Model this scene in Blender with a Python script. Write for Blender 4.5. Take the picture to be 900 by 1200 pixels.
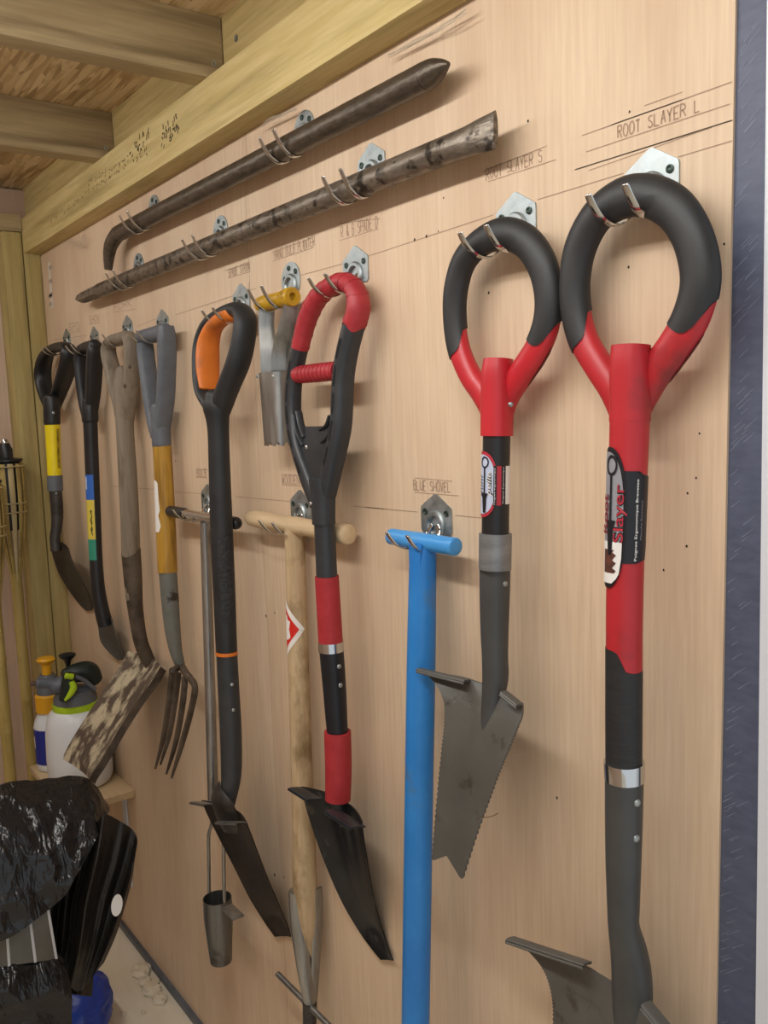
import bpy, bmesh, math, random
import numpy as np
from mathutils import Vector, Matrix, noise

for o in list(bpy.data.objects): bpy.data.objects.remove(o)
SC = bpy.context.scene
COL = SC.collection
rnd = random.Random(7)

# ------------------------------------------------------------------ camera
F = 1022.454; DM = 0.72; CZ = 1.40
RC = np.array([[0.5909502, 0.80594823, -0.03500444],
               [0.07374706, -0.0971822, -0.9925306],
               [-0.80333009, 0.58395468, -0.11686616]])   # image right, image down, forward
CAM = np.array([0.0, -DM, CZ])
cd = bpy.data.cameras.new('camera'); cam = bpy.data.objects.new('camera', cd); COL.objects.link(cam)
cd.sensor_fit = 'VERTICAL'; cd.sensor_height = 36.0; cd.lens = 36.0 * F / 1200.0
cd.clip_start = 0.02; cd.clip_end = 50
M = Matrix(((RC[0][0], -RC[1][0], -RC[2][0], CAM[0]), (RC[0][1], -RC[1][1], -RC[2][1], CAM[1]),
            (RC[0][2], -RC[1][2], -RC[2][2], CAM[2]), (0, 0, 0, 1)))
cam.matrix_world = M
SC.camera = cam

# ------------------------------------------------------------------ light and exposure
SC.view_settings.view_transform = 'Standard'; SC.view_settings.look = 'None'
SC.view_settings.gamma = 1.0; SC.view_settings.use_curve_mapping = False
SC.view_settings.exposure = -0.08
W = bpy.data.worlds.new('world'); SC.world = W; W.use_nodes = True
W.node_tree.nodes['Background'].inputs[0].default_value = (0.93, 0.965, 1.0, 1)
W.node_tree.nodes['Background'].inputs[1].default_value = 0.82
LAMPS = [((-0.65, -0.66, 1.93), 1.2, 42.0), ((-1.95, -0.72, 1.93), 1.0, 22.0)]     # place, length and strength of the two batten lamps

# ------------------------------------------------------------------ helpers: pixels to places
def ray(x, y):
    return RC.T @ np.array([(x - 450) / F, (y - 600) / F, 1.0])
def P(x, y, off=0.0):                     # the point seen at (x, y), off metres in front of the tool wall
    w = ray(x, y); return CAM + w * ((DM - off) / w[1])
def PX(x, y, x0):                         # the same on the plane across the wall at x0
    w = ray(x, y); return CAM + w * (x0 / w[0])
def PZ(x, y, z):
    w = ray(x, y); return CAM + w * ((z - CZ) / w[2])
def mpp(p): return float(RC[2] @ (np.array(p) - CAM)) / F      # metres per pixel there

# ------------------------------------------------------------------ helpers: materials
def hexc(h):
    c = [int(h[i:i + 2], 16) / 255 for i in (0, 2, 4)]
    return tuple((v / 12.92 if v <= .04045 else ((v + .055) / 1.055) ** 2.4) for v in c) + (1,)
MATS = {}
def mat(name, c1, c2=None, rough=.5, metal=0., scale=8., stretch=(1, 1, 1), bump=0., lo=.35, hi=.65, c3=None, s3=3., lo3=.55, hi3=.7,
        detail=4., coat=0., bscale=None, st3=(1, 1, 1), rvar=0., subsurf=0.):
    if name in MATS: return MATS[name]
    m = bpy.data.materials.new(name); m.use_nodes = True; nt = m.node_tree; N = nt.nodes; L = nt.links
    b = N['Principled BSDF']; b.inputs['Roughness'].default_value = rough; b.inputs['Metallic'].default_value = metal
    b.inputs['Coat Weight'].default_value = coat
    b.inputs['Base Color'].default_value = hexc(c1)
    tc = N.new('ShaderNodeTexCoord')
    def noise_at(sc, st, det=detail):
        mp = N.new('ShaderNodeMapping'); mp.inputs['Scale'].default_value = st; L.new(tc.outputs['Object'], mp.inputs[0])
        t = N.new('ShaderNodeTexNoise'); t.inputs['Scale'].default_value = sc; t.inputs['Detail'].default_value = det
        t.inputs['Roughness'].default_value = .6
        L.new(mp.outputs[0], t.inputs['Vector']); return t
    def ramp(sock, a, bb):
        r = N.new('ShaderNodeMapRange'); r.inputs[1].default_value = a; r.inputs[2].default_value = bb
        L.new(sock, r.inputs[0]); return r
    if c2:
        t = noise_at(scale, stretch); r = ramp(t.outputs[0], lo, hi)
        mx = N.new('ShaderNodeMix'); mx.data_type = 'RGBA'
        mx.inputs[6].default_value = hexc(c1); mx.inputs[7].default_value = hexc(c2); L.new(r.outputs[0], mx.inputs[0])
        out = mx.outputs[2]
        if c3:
            t3 = noise_at(s3, st3); r3 = ramp(t3.outputs[0], lo3, hi3)
            m3 = N.new('ShaderNodeMix'); m3.data_type = 'RGBA'; m3.inputs[7].default_value = hexc(c3)
            L.new(out, m3.inputs[6]); L.new(r3.outputs[0], m3.inputs[0]); out = m3.outputs[2]
        L.new(out, b.inputs['Base Color'])
        if rvar:
            rr = N.new('ShaderNodeMapRange'); rr.inputs[3].default_value = rough; rr.inputs[4].default_value = rough + rvar
            L.new(r.outputs[0], rr.inputs[0]); L.new(rr.outputs[0], b.inputs['Roughness'])
    if bump:
        t = noise_at(bscale or scale, stretch, 6); bp = N.new('ShaderNodeBump'); bp.inputs['Strength'].default_value = bump
        bp.inputs['Distance'].default_value = .004
        L.new(t.outputs[0], bp.inputs['Height']); L.new(bp.outputs[0], b.inputs['Normal'])
    MATS[name] = m; return m

PLY = mat('plywood', 'CDB397', 'DCC5A8', .62, scale=16, stretch=(11, 9, .45), bump=.04, c3='BFA083', s3=2.6, lo3=.45, hi3=.8, st3=(2.2, 1, .5), lo=.3, hi=.7)
PLYE = mat('plywood_end', 'BFA590', 'C9B09A', .65, scale=14, stretch=(9, 9, .6), bump=.04)
FLOORM = mat('floor_ply', 'E0D5BF', 'EAE0CC', .55, scale=5, stretch=(1, 4, 1), bump=.03)
TIMB = mat('treated_timber', 'BEA96E', 'CFBC86', .7, scale=9, stretch=(.6, 9, 9), bump=.12, c3='98854F', s3=6, lo3=.5, hi3=.75, st3=(.35, 6, 6))
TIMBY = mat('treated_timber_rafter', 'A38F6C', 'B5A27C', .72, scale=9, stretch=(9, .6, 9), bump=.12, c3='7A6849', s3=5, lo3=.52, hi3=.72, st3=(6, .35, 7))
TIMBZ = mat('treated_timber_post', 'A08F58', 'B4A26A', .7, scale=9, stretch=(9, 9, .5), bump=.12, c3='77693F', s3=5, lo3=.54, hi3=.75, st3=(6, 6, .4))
DKEND = mat('dark_gap', '2A241C', None, .9)
def osb_mat():
    m = bpy.data.materials.new('strand_board'); m.use_nodes = True; nt = m.node_tree; N = nt.nodes; L = nt.links
    b = N['Principled BSDF']; b.inputs['Roughness'].default_value = .6
    tc = N.new('ShaderNodeTexCoord'); prev = None
    big = N.new('ShaderNodeTexNoise'); big.inputs['Scale'].default_value = 14; L.new(tc.outputs['Object'], big.inputs['Vector'])
    for k, (rot, st) in enumerate(((.5, (5, 55, 1)), (1.45, (6, 60, 1)), (2.4, (5, 58, 1)))):
        mp = N.new('ShaderNodeMapping'); mp.inputs['Rotation'].default_value = (0, 0, rot); mp.inputs['Scale'].default_value = st; mp.inputs['Location'].default_value = (k * 3.1, k, 0)
        L.new(tc.outputs['Object'], mp.inputs[0])
        v = N.new('ShaderNodeTexVoronoi'); v.inputs['Scale'].default_value = 1.7; v.inputs['Randomness'].default_value = 1; L.new(mp.outputs[0], v.inputs['Vector'])
        r = N.new('ShaderNodeValToRGB'); e = r.color_ramp.elements
        e[0].color = hexc('9E8156'); e[1].color = hexc('DCC398'); e[0].position = .05; e[1].position = .95
        x = e.new(.5); x.color = hexc('C0A273')
        sp = N.new('ShaderNodeSeparateColor'); L.new(v.outputs['Color'], sp.inputs[0]); L.new(sp.outputs[0], r.inputs[0])
        if prev is None: prev = r.outputs[0]
        else:
            mk = N.new('ShaderNodeMapRange'); mk.inputs[1].default_value = .45; mk.inputs[2].default_value = .60
            ad = N.new('ShaderNodeMath'); ad.operation = 'MULTIPLY_ADD'; ad.inputs[1].default_value = .5; L.new(sp.outputs[1], ad.inputs[0])
            mu = N.new('ShaderNodeMath'); mu.operation = 'MULTIPLY'; mu.inputs[1].default_value = .5; L.new(big.outputs[0], mu.inputs[0]); L.new(mu.outputs[0], ad.inputs[2])
            L.new(ad.outputs[0], mk.inputs[0])
            mx = N.new('ShaderNodeMix'); mx.data_type = 'RGBA'; L.new(mk.outputs[0], mx.inputs[0]); L.new(prev, mx.inputs[6]); L.new(r.outputs[0], mx.inputs[7]); prev = mx.outputs[2]
    L.new(prev, b.inputs['Base Color'])
    return m
OSB = osb_mat()
BLUEP = mat('blue_grey_paint', '4A5166', '555C72', .5, scale=40, stretch=(1, 1, 3), bump=.08)
WHITEP = mat('white_paint', 'D5DBE2', None, .4)
ZINC = mat('zinc', '8F999C', 'B4BBBC', .34, .85, scale=60, rvar=.2)
ZINCD = mat('zinc_dull', '6E7678', '8C9496', .4, .8, scale=60, rvar=.2)
CHROME = mat('chrome', 'CFD2D4', None, .12, 1.)
SCREW = mat('screw_green', '3C4A44', None, .4, .7)
SCRD = mat('screw_recess', '101312', None, .6)
GRAPH = mat('pencil', 'A58A74', None, .8)
GRAPHD = mat('pencil_dark', '8A7565', None, .8)
INK = mat('ink', '3F3A28', '6F6340', .8, scale=200, lo=.4, hi=.6)
BARM = mat('bar_steel', '51493F', '685E53', .36, .65, scale=45, stretch=(1, 3, 3), bump=.3, c3='40382F', s3=60, lo3=.5, hi3=.75)
BARM2 = mat('bar_steel_worn', '655D53', '857B6E', .36, .6, scale=40, stretch=(1, 3, 3), bump=.35, c3='342E28', s3=50, lo3=.53, hi3=.62)
RUBB = mat('black_rubber', '1D1E20', '262729', .52, scale=20, bump=.03)
BLKP = mat('black_plastic', '151619', '1E1F22', .4, scale=25, bump=.03)
DGREY = mat('dark_grey_plastic', '272A2E', '303337', .42, scale=25, bump=.03)
GREYP = mat('grey_plastic', '565B63', '62676F', .45, scale=25, bump=.03)
REDP = mat('red_plastic', 'B5202B', 'C22A34', .38, scale=12, c3='8C2A2C', s3=9, lo3=.58, hi3=.8)
REDP2 = mat('red_plastic_worn', 'AE2029', 'B82730', .42, scale=12, c3='6A2B2C', s3=11, lo3=.55, hi3=.78)
TAPE = mat('red_tape', '97222B', 'A82D36', .5, scale=18, stretch=(1, 1, 2), bump=.15)
REDF = mat('red_foam', '9E2129', 'A92A31', .6, scale=40, bump=.05)
ORNG = mat('orange_plastic', 'D97624', 'C96A1E', .5, scale=12, c3='9A5A2E', s3=14, lo3=.6, hi3=.75)
YEL = mat('yellow_plastic', 'E8D312', 'E2CB10', .4, scale=10)
YELD = mat('mustard_plastic', 'C79A1E', 'B58C1C', .4, scale=30, c3='8A6A18', s3=30, lo3=.62, hi3=.7)
YWOOD = mat('yellow_varnished_wood', 'A97E28', 'BA9036', .38, scale=14, stretch=(5, 5, .5), c3='7C581E', s3=11, lo3=.48, hi3=.7, st3=(5, 5, .5), bump=.06)
OWOOD = mat('weathered_wood', '73685A', '877B6A', .7, scale=14, stretch=(6, 6, .5), c3='54452F', s3=9, lo3=.56, hi3=.72, st3=(4, 4, .6), bump=.2)
PWOOD = mat('pale_ash_wood', 'AE9571', 'C4AC88', .6, scale=16, stretch=(6, 6, .5), c3='7F6845', s3=13, lo3=.48, hi3=.72, st3=(2, 2, 1.2), bump=.12)
STEEL = mat('brushed_steel', '8C8C8A', 'A6A6A3', .3, .9, scale=20, stretch=(4, 4, .5), rvar=.15)
STEELD = mat('dark_steel', '3A3836', '4C4946', .45, .5, scale=18, bump=.1, c3='2A211C', s3=12, lo3=.5, hi3=.7)
GMET = mat('grey_coated_blade', '54534F', '5E5D58', .48, .2, scale=14, bump=.05, c3='3C342B', s3=22, lo3=.62, hi3=.72)
GMET2 = mat('grey_coated_socket', '424343', '4B4C4B', .45, .2, scale=14, bump=.04)
GMET3 = mat('grey_painted_steel', '666864', '74766F', .5, .2, scale=20, bump=.1, c3='35302A', s3=24, lo3=.6, hi3=.68)
RUST = mat('rusty_steel', '4B3F34', '5E5244', .6, .25, scale=22, bump=.3, c3='2C241D', s3=14, lo3=.5, hi3=.66)
RUSTC = mat('rusty_blade_cream', '51443A', '5E5146', .6, .15, scale=20, bump=.25, c3='BFB498', s3=30, lo3=.47, hi3=.6, st3=(1, .65, .65))
BBLADE = mat('black_blade', '1D1F22', '282B2E', .28, .5, scale=20, bump=.08, c3='55534F', s3=26, lo3=.62, hi3=.72)
TREADM = mat('black_tread_lit', '2C3036', '3C4148', .35, .5, scale=30, bump=.05)  # paler than the blade: light on the upturned face put into the colour
BLUE = mat('blue_paint', '1E74C0', '2A82CC', .38, scale=10, c3='5C6B70', s3=14, lo3=.6, hi3=.78, bump=.05)
BLUE2 = mat('blue_paint_handle', '3F93D8', '4F9CDB', .4, scale=10, c3='6C7B84', s3=16, lo3=.58, hi3=.78, bump=.05)
WHT = mat('white_print', 'E6E4E0', None, .45)
LBLU = mat('pale_blue_print', 'B9C3DA', None, .45)
SILV = mat('silver_print', '9B9DA6', None, .4, .3)
REDPR = mat('red_print', 'B02A3A', None, .45)
REDS = mat('red_sticker', 'CC2418', None, .45)
NAVY = mat('navy_print', '15161E', None, .4)
BLUEPR = mat('blue_print', '2A62B8', None, .45)
YELPR = mat('yellow_print', 'D3BE4A', None, .45)
GRNPR = mat('green_print', '2C8A72', None, .45)
BAMB = mat('bamboo', 'A58F4E', 'B59F60', .5, scale=12, stretch=(5, 5, .6), c3='7A6434', s3=8, lo3=.55, hi3=.75)
BAMBP = mat('pale_bamboo', 'C4B48A', 'B5A274', .55, scale=12, stretch=(5, 5, .6))
def bag_mat(name, c, rough, sc, strg):
    m = bpy.data.materials.new(name); m.use_nodes = True; nt = m.node_tree; N = nt.nodes; L = nt.links
    b = N['Principled BSDF']; b.inputs['Base Color'].default_value = hexc(c); b.inputs['Roughness'].default_value = rough
    tc = N.new('ShaderNodeTexCoord'); hs = []
    for k, (scl, st) in enumerate(((sc, (1, 1, 1)), (sc * 2.4, (1, 2.2, .8)), (sc * 5, (1, 1, 1)))):
        mp = N.new('ShaderNodeMapping'); mp.inputs['Scale'].default_value = st; mp.inputs['Rotation'].default_value = (.5 * k, .3, .8 * k); L.new(tc.outputs['Object'], mp.inputs[0])
        t = N.new('ShaderNodeTexNoise'); t.inputs['Scale'].default_value = scl; t.inputs['Detail'].default_value = 2; t.inputs['Distortion'].default_value = .6; L.new(mp.outputs[0], t.inputs['Vector'])
        a = N.new('ShaderNodeMath'); a.operation = 'SUBTRACT'; a.inputs[1].default_value = .5; L.new(t.outputs[0], a.inputs[0])
        ab = N.new('ShaderNodeMath'); ab.operation = 'ABSOLUTE'; L.new(a.outputs[0], ab.inputs[0])
        mu = N.new('ShaderNodeMath'); mu.operation = 'MULTIPLY'; mu.inputs[1].default_value = (1., .6, .22)[k]; L.new(ab.outputs[0], mu.inputs[0]); hs.append(mu.outputs[0])
    ad = N.new('ShaderNodeMath'); L.new(hs[0], ad.inputs[0]); L.new(hs[1], ad.inputs[1]); ad2 = N.new('ShaderNodeMath'); L.new(ad.outputs[0], ad2.inputs[0]); L.new(hs[2], ad2.inputs[1])
    bp = N.new('ShaderNodeBump'); bp.inputs['Strength'].default_value = strg; bp.inputs['Distance'].default_value = .02; L.new(ad2.outputs[0], bp.inputs['Height']); L.new(bp.outputs[0], b.inputs['Normal'])
    MATS[name] = m; return m
BAG = bag_mat('black_bin_bag', '141518', .24, 10, .5)
BAGM = bag_mat('black_bag_matte', '191613', .48, 10, .3)
CHECK = mat('grey_plastic_sheet', '4E4C46', '5C5A53', .35, scale=14, bump=.25, bscale=20)
BBAG = mat('blue_sack', '1E3C9E', '2748B0', .35, scale=9, bump=.3, c3='8FA2D8', s3=7, lo3=.6, hi3=.64)
WPLAS = mat('white_translucent_plastic', 'DDE2E6', None, .4)
GREENP = mat('lime_plastic', 'A8C81E', None, .4)
DKGRN = mat('dark_green_plastic', '17231F', None, .4)
DEBR = mat('pale_dust', 'D8CCB4', 'E4DAC4', .8, scale=30, bump=.4)
WEB = mat('cobweb_grey', 'B9AC98', None, .9)

# ------------------------------------------------------------------ helpers: meshes and objects
def mesh_from(name, v, f, m, smooth=40, uvs=None):
    me = bpy.data.meshes.new(name); me.from_pydata([tuple(map(float, p)) for p in v], [], f)
    me.materials.append(m); me.validate(); me.update()
    bm = bmesh.new(); bm.from_mesh(me); bmesh.ops.recalc_face_normals(bm, faces=bm.faces); bm.to_mesh(me); bm.free()
    if smooth:
        me.shade_smooth(); me.set_sharp_from_angle(angle=math.radians(smooth))
    return me
class Thing:
    def __init__(s, name, label, cat, origin, group=None):
        s.org = np.array(origin, float); s.e = bpy.data.objects.new(name, None); COL.objects.link(s.e)
        s.e.empty_display_size = .05
        s.e.location = tuple(s.org); s.e['label'] = label; s.e['category'] = cat
        if group: s.e['group'] = group
    def add(s, name, vf, m, parent=None, smooth=40, label=None):
        v, f = vf
        me = mesh_from(name, [np.array(p) - s.org for p in v], f, m, smooth)
        o = bpy.data.objects.new(name, me); COL.objects.link(o); o.parent = parent or s.e
        if label: o['label'] = label
        return o
WORG = {}
def lone(name, vf, m, origin, label=None, cat=None, group=None, kind=None, smooth=40, parent=None):
    v, f = vf; org = np.array(origin, float)
    me = mesh_from(name, [np.array(p) - org for p in v], f, m, smooth)
    o = bpy.data.objects.new(name, me); COL.objects.link(o); o.location = tuple(org)
    for k, x in (('label', label), ('category', cat), ('group', group), ('kind', kind)):
        if x: o[k] = x
    WORG[o.name] = org
    if parent:
        o.parent = parent; o.location = tuple(org - WORG[parent.name])
    return o
def join(*vfs):
    V = []; Fc = []
    for v, f in vfs:
        n = len(V); V += list(v); Fc += [tuple(i + n for i in q) for q in f]
    return V, Fc
def box(x0, x1, y0, y1, z0, z1, bev=0.0):
    if bev <= 0:
        v = [(x, y, z) for x in (x0, x1) for y in (y0, y1) for z in (z0, z1)]
        return v, [(0, 1, 3, 2), (4, 6, 7, 5), (0, 4, 5, 1), (2, 3, 7, 6), (0, 2, 6, 4), (1, 5, 7, 3)]
    bm = bmesh.new(); bmesh.ops.create_cube(bm, size=1)
    for q in bm.verts:
        q.co = ((x0 + x1) / 2 + q.co.x * (x1 - x0), (y0 + y1) / 2 + q.co.y * (y1 - y0), (z0 + z1) / 2 + q.co.z * (z1 - z0))
    bmesh.ops.bevel(bm, geom=list(bm.edges), offset=bev, segments=2, affect='EDGES', profile=.6)
    bm.verts.index_update(); r = [tuple(q.co) for q in bm.verts], [tuple(x.index for x in fc.verts) for fc in bm.faces]; bm.free(); return r
def catmull(pts, n=8):
    p = [np.array(q, float) for q in pts]
    if len(p) < 3: 
        return [p[0] + (p[-1] - p[0]) * t for t in np.linspace(0, 1, n + 1)]
    p = [2 * p[0] - p[1]] + p + [2 * p[-1] - p[-2]]; out = []
    for i in range(1, len(p) - 2):
        a, b, c, d = p[i - 1:i + 3]
        for k in range(n):
            t = k / n
            out.append(.5 * (2 * b + (c - a) * t + (2 * a - 5 * b + 4 * c - d) * t * t + (3 * b - a - 3 * c + d) * t ** 3))
    out.append(p[-2]); return out
class Sweep:
    """a tube along a path; section half-sizes ra (across) and rb (towards ref)"""
    def __init__(s, pts, ra, rb=None, ref=(0, -1, 0), n=8):
        k = len(pts)
        ra = [ra] * k if np.isscalar(ra) else list(ra)
        rb = ra if rb is None else ([rb] * k if np.isscalar(rb) else list(rb))
        q = catmull([list(p) + [a, b] for p, a, b in zip(pts, ra, rb)], n)
        q = np.array(q); s.C = q[:, :3]; s.ra = np.maximum(q[:, 3], 1e-4); s.rb = np.maximum(q[:, 4], 1e-4)
        T = np.gradient(s.C, axis=0); s.T = T / np.linalg.norm(T, axis=1)[:, None]
        ref = np.array(ref, float); B = ref - (s.T @ ref)[:, None] * s.T; s.B = B / np.linalg.norm(B, axis=1)[:, None]
        s.A = np.cross(s.B, s.T)
        d = np.r_[0, np.cumsum(np.linalg.norm(np.diff(s.C, axis=0), axis=1))]; s.len = d[-1]; s.u = d / d[-1]
    def at(s, u):
        u = min(max(u, 0), 1); I = lambda X: np.array([np.interp(u, s.u, X[:, i]) for i in range(3)])
        return I(s.C), I(s.T), I(s.A), I(s.B), np.interp(u, s.u, s.ra), np.interp(u, s.u, s.rb)
    def surf(s, u, th, e=0., pw=1.0):
        C, T, A, B, a, b = s.at(u)
        ct, st = math.cos(th), math.sin(th)
        if pw != 1.0: ct = math.copysign(abs(ct) ** pw, ct); st = math.copysign(abs(st) ** pw, st)
        return C + A * (a + e) * ct + B * (b + e) * st
    def camth(s, u):
        C, T, A, B, a, b = s.at(u); d = CAM - C; return math.atan2(d @ B, d @ A)
    def mesh(s, u0=0., u1=1., nu=None, nt=20, e=0., cap=True, ua=None, ub=None, rnd_end=False, pw=1.0):
        nu = nu or max(2, int(len(s.u) * (u1 - u0)))
        V = []; Fc = []
        for i in range(nu + 1):
            t = i / nu
            for j in range(nt):
                th = 2 * math.pi * j / nt
                a = u0 + (ua(th) if ua else 0); b = u1 + (ub(th) if ub else 0)
                V.append(s.surf(a + (b - a) * t, th, e, pw))
        if rnd_end:
            for end in (0, 1):
                u = u1 if end else u0; C, T, A, B, a, b = s.at(u); sg = 1 if end else -1; ring0 = [nu * nt + j if end else j for j in range(nt)]
                h = min(a, b) * (rnd_end if rnd_end is not True else 1.)
                prev = ring0
                for k in (1, 2, 3, 4):
                    ph = k / 5 * math.pi / 2; n0 = len(V)
                    for j in range(nt):
                        th = 2 * math.pi * j / nt; c = math.cos(ph)
                        V.append(C + T * sg * h * math.sin(ph) + A * (a + e) * c * math.cos(th) + B * (b + e) * c * math.sin(th))
                    ring = list(range(n0, n0 + nt))
                    Fc += [(prev[j], prev[(j + 1) % nt], ring[(j + 1) % nt], ring[j]) for j in range(nt)]; prev = ring
                V.append(C + T * sg * h); c = len(V) - 1
                Fc += [(prev[j], prev[(j + 1) % nt], c) for j in range(nt)]
        for i in range(nu):
            for j in range(nt):
                k = (j + 1) % nt; Fc.append((i * nt + j, i * nt + k, (i + 1) * nt + k, (i + 1) * nt + j))
        if cap and not rnd_end:
            Fc.append(tuple(range(nt))); Fc.append(tuple(range(nu * nt, nu * nt + nt)))
        return V, Fc
    def patch(s, poly, e=.0006, nx=1, dv=.004):
        """polygon given as (u, theta) points laid onto the tube (fan around rows): list of rows (u, th_a, th_b)"""
        V = []; Fc = []; k = 9
        for u, a, b in poly:
            for i in range(k): V.append(s.surf(u, a + (b - a) * i / (k - 1), e))
        for r in range(len(poly) - 1):
            for i in range(k - 1): Fc.append((r * k + i, r * k + i + 1, (r + 1) * k + i + 1, (r + 1) * k + i))
        return V, Fc
def rpx(p, w): return w / 2 * mpp(p)
def shaft(pts, x0):           # [(px, py, width px)] in the plane x = x0
    Q = [PX(a, b, x0) for a, b, w in pts]; return Sweep(Q, [rpx(q, w) for q, (a, b, w) in zip(Q, pts)])
def flat(pts, off, ra, rb, n=8):   # path seen at pixels, lying parallel to the wall
    g_ = off if callable(off) else (lambda y: off)
    return Sweep([P(a, b, g_(b)) for a, b in pts], ra, rb, n=n)
def lathe(prof, c, axis=(0, 0, 1), nt=24):
    """prof: (r, h) along axis from c"""
    ax = np.array(axis, float); ax /= np.linalg.norm(ax)
    t = np.array([1, 0, 0]) if abs(ax[0]) < .9 else np.array([0, 1, 0]); u = np.cross(ax, t); u /= np.linalg.norm(u); w = np.cross(ax, u)
    V = []; Fc = []; c = np.array(c, float)
    for r, h in prof:
        for j in range(nt):
            th = 2 * math.pi * j / nt; V.append(c + ax * h + (u * math.cos(th) + w * math.sin(th)) * max(r, 1e-4))
    for i in range(len(prof) - 1):
        for j in range(nt):
            k = (j + 1) % nt; Fc.append((i * nt + j, i * nt + k, (i + 1) * nt + k, (i + 1) * nt + j))
    Fc.append(tuple(range(nt))); Fc.append(tuple(range((len(prof) - 1) * nt, len(prof) * nt)))
    return V, Fc
def grid(rows, thick=.002, tdir=(0, 1, 0)):
    """rows of points -> sheet with thickness along tdir"""
    n = len(rows[0]); m = len(rows); t = np.array(tdir, float) * thick
    V = [np.array(p) for r in rows for p in r]; V += [p + t for p in V]; N = n * m; Fc = []
    for i in range(m - 1):
        for j in range(n - 1):
            a = i * n + j; Fc.append((a, a + 1, a + n + 1, a + n)); Fc.append((N + a, N + a + n, N + a + n + 1, N + a + 1))
    for j in range(n - 1):
        Fc.append((j, j + N, j + 1 + N, j + 1)); a = (m - 1) * n + j; Fc.append((a, a + 1, a + 1 + N, a + N))
    for i in range(m - 1):
        a = i * n; Fc.append((a, a + n, a + n + N, a + N)); b = i * n + n - 1; Fc.append((b, b + N, b + n + N, b + n))
    return V, Fc
def dome(c, nrm, r, h, m=None, nt=12):
    return lathe([(r, 0), (r * .92, h * .45), (r * .6, h * .85), (r * .1, h)], c, nrm, nt)

# ------------------------------------------------------------------ helpers: writing
GL = {'A': [[(0, 0), (.5, 1), (1, 0)], [(.2, .4), (.8, .4)]], 'B': [[(0, 0), (0, 1), (.7, 1), (.9, .8), (.7, .55), (0, .55)], [(.7, .55), (1, .3), (.75, 0), (0, 0)]],
      'D': [[(0, 0), (0, 1), (.6, 1), (1, .65), (1, .35), (.6, 0), (0, 0)]], 'E': [[(1, 0), (0, 0), (0, 1), (1, 1)], [(0, .5), (.8, .5)]],
      'F': [[(0, 0), (0, 1), (1, 1)], [(0, .5), (.8, .5)]], 'H': [[(0, 0), (0, 1)], [(1, 0), (1, 1)], [(0, .5), (1, .5)]], 'K': [[(0, 0), (0, 1)], [(1, 1), (0, .45), (1, 0)]],
      'L': [[(0, 1), (0, 0), (1, 0)]], 'N': [[(0, 0), (0, 1), (1, 0), (1, 1)]], 'O': [[(.3, 0), (0, .3), (0, .7), (.3, 1), (.7, 1), (1, .7), (1, .3), (.7, 0), (.3, 0)]],
      'P': [[(0, 0), (0, 1), (.8, 1), (1, .75), (.8, .5), (0, .5)]], 'R': [[(0, 0), (0, 1), (.8, 1), (1, .75), (.8, .5), (0, .5)], [(.4, .5), (1, 0)]],
      'S': [[(1, .9), (.6, 1), (.1, .9), (.1, .6), (.9, .4), (.95, .1), (.5, 0), (0, .12)]], 'T': [[(0, 1), (1, 1)], [(.5, 1), (.5, 0)]],
      'U': [[(0, 1), (0, .2), (.3, 0), (.7, 0), (1, .2), (1, 1)]], 'V': [[(0, 1), (.5, 0), (1, 1)]], 'W': [[(0, 1), (.25, 0), (.5, .7), (.75, 0), (1, 1)]],
      'Y': [[(0, 1), (.5, .5), (1, 1)], [(.5, .5), (.5, 0)]], '&': [[(1, 0), (.2, .8), (.5, 1), (.7, .8), (0, .3), (.4, 0), (1, .4)]], 'I': [[(.5, 0), (.5, 1)]], '1': [[(.5, 0), (.5, 1)]]}
def stroke(a, b, w):
    a = np.array(a, float); b = np.array(b, float); d = b - a; l = np.linalg.norm(d)
    if l < 1e-6: l = 1e-6; 
    n = np.array([-d[1], d[0]]) / l * w / 2
    return [a + n, a - n, b - n, b + n]
def letters(txt, ht, cw, w, jit=.06):
    """2-D stroke quads for handwriting"""
    q = []; x = 0
    for ch in txt:
        if ch != ' ':
            for pl in GL.get(ch, []):
                pp = [((x + (a + rnd.uniform(-jit, jit)) * cw * .72), (b + rnd.uniform(-jit, jit)) * ht) for a, b in pl]
                for a, b in zip(pp, pp[1:]): q.append(stroke(a, b, w))
        x += cw
    return q, x
def wallquads(quads, o, ux, uz, y=-.0004):
    V = []; Fc = []
    for q in quads:
        n = len(V)
        for a, b in q: V.append(np.array([o[0] + ux[0] * a + uz[0] * b, y, o[2] + ux[2] * a + uz[2] * b]))
        Fc.append((n, n + 1, n + 2, n + 3))
    return V, Fc
def text_mesh(txt, size=1.0, shear=0., bold=0.):
    c = bpy.data.curves.new('t', 'FONT'); c.body = txt; c.size = size; c.shear = shear; c.offset = bold; c.resolution_u = 3
    o = bpy.data.objects.new('t', c); COL.objects.link(o); bpy.context.view_layer.update()
    me = bpy.data.meshes.new_from_object(o.evaluated_get(bpy.context.evaluated_depsgraph_get()))
    v = [np.array(q.co) for q in me.vertices]; f = [tuple(p.vertices) for p in me.polygons]
    bpy.data.objects.remove(o); bpy.data.curves.remove(c); bpy.data.meshes.remove(me)
    xs = [q[0] for q in v]; ys = [q[1] for q in v]
    return v, f, (min(xs), max(xs), min(ys), max(ys))
def text_on(sw, txt, u0, u1, th0, th1, e, shear=0., bold=0.):
    """letters wrapped on a tube, reading up the tube: text x from u0 to u1, text y from th0 to th1"""
    v, f, (a, b, c, d) = text_mesh(txt, 1., shear, bold)
    return [sw.surf(u0 + (u1 - u0) * (p[0] - a) / (b - a), th0 + (th1 - th0) * (p[1] - c) / (d - c), e) for p in v], f

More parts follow.
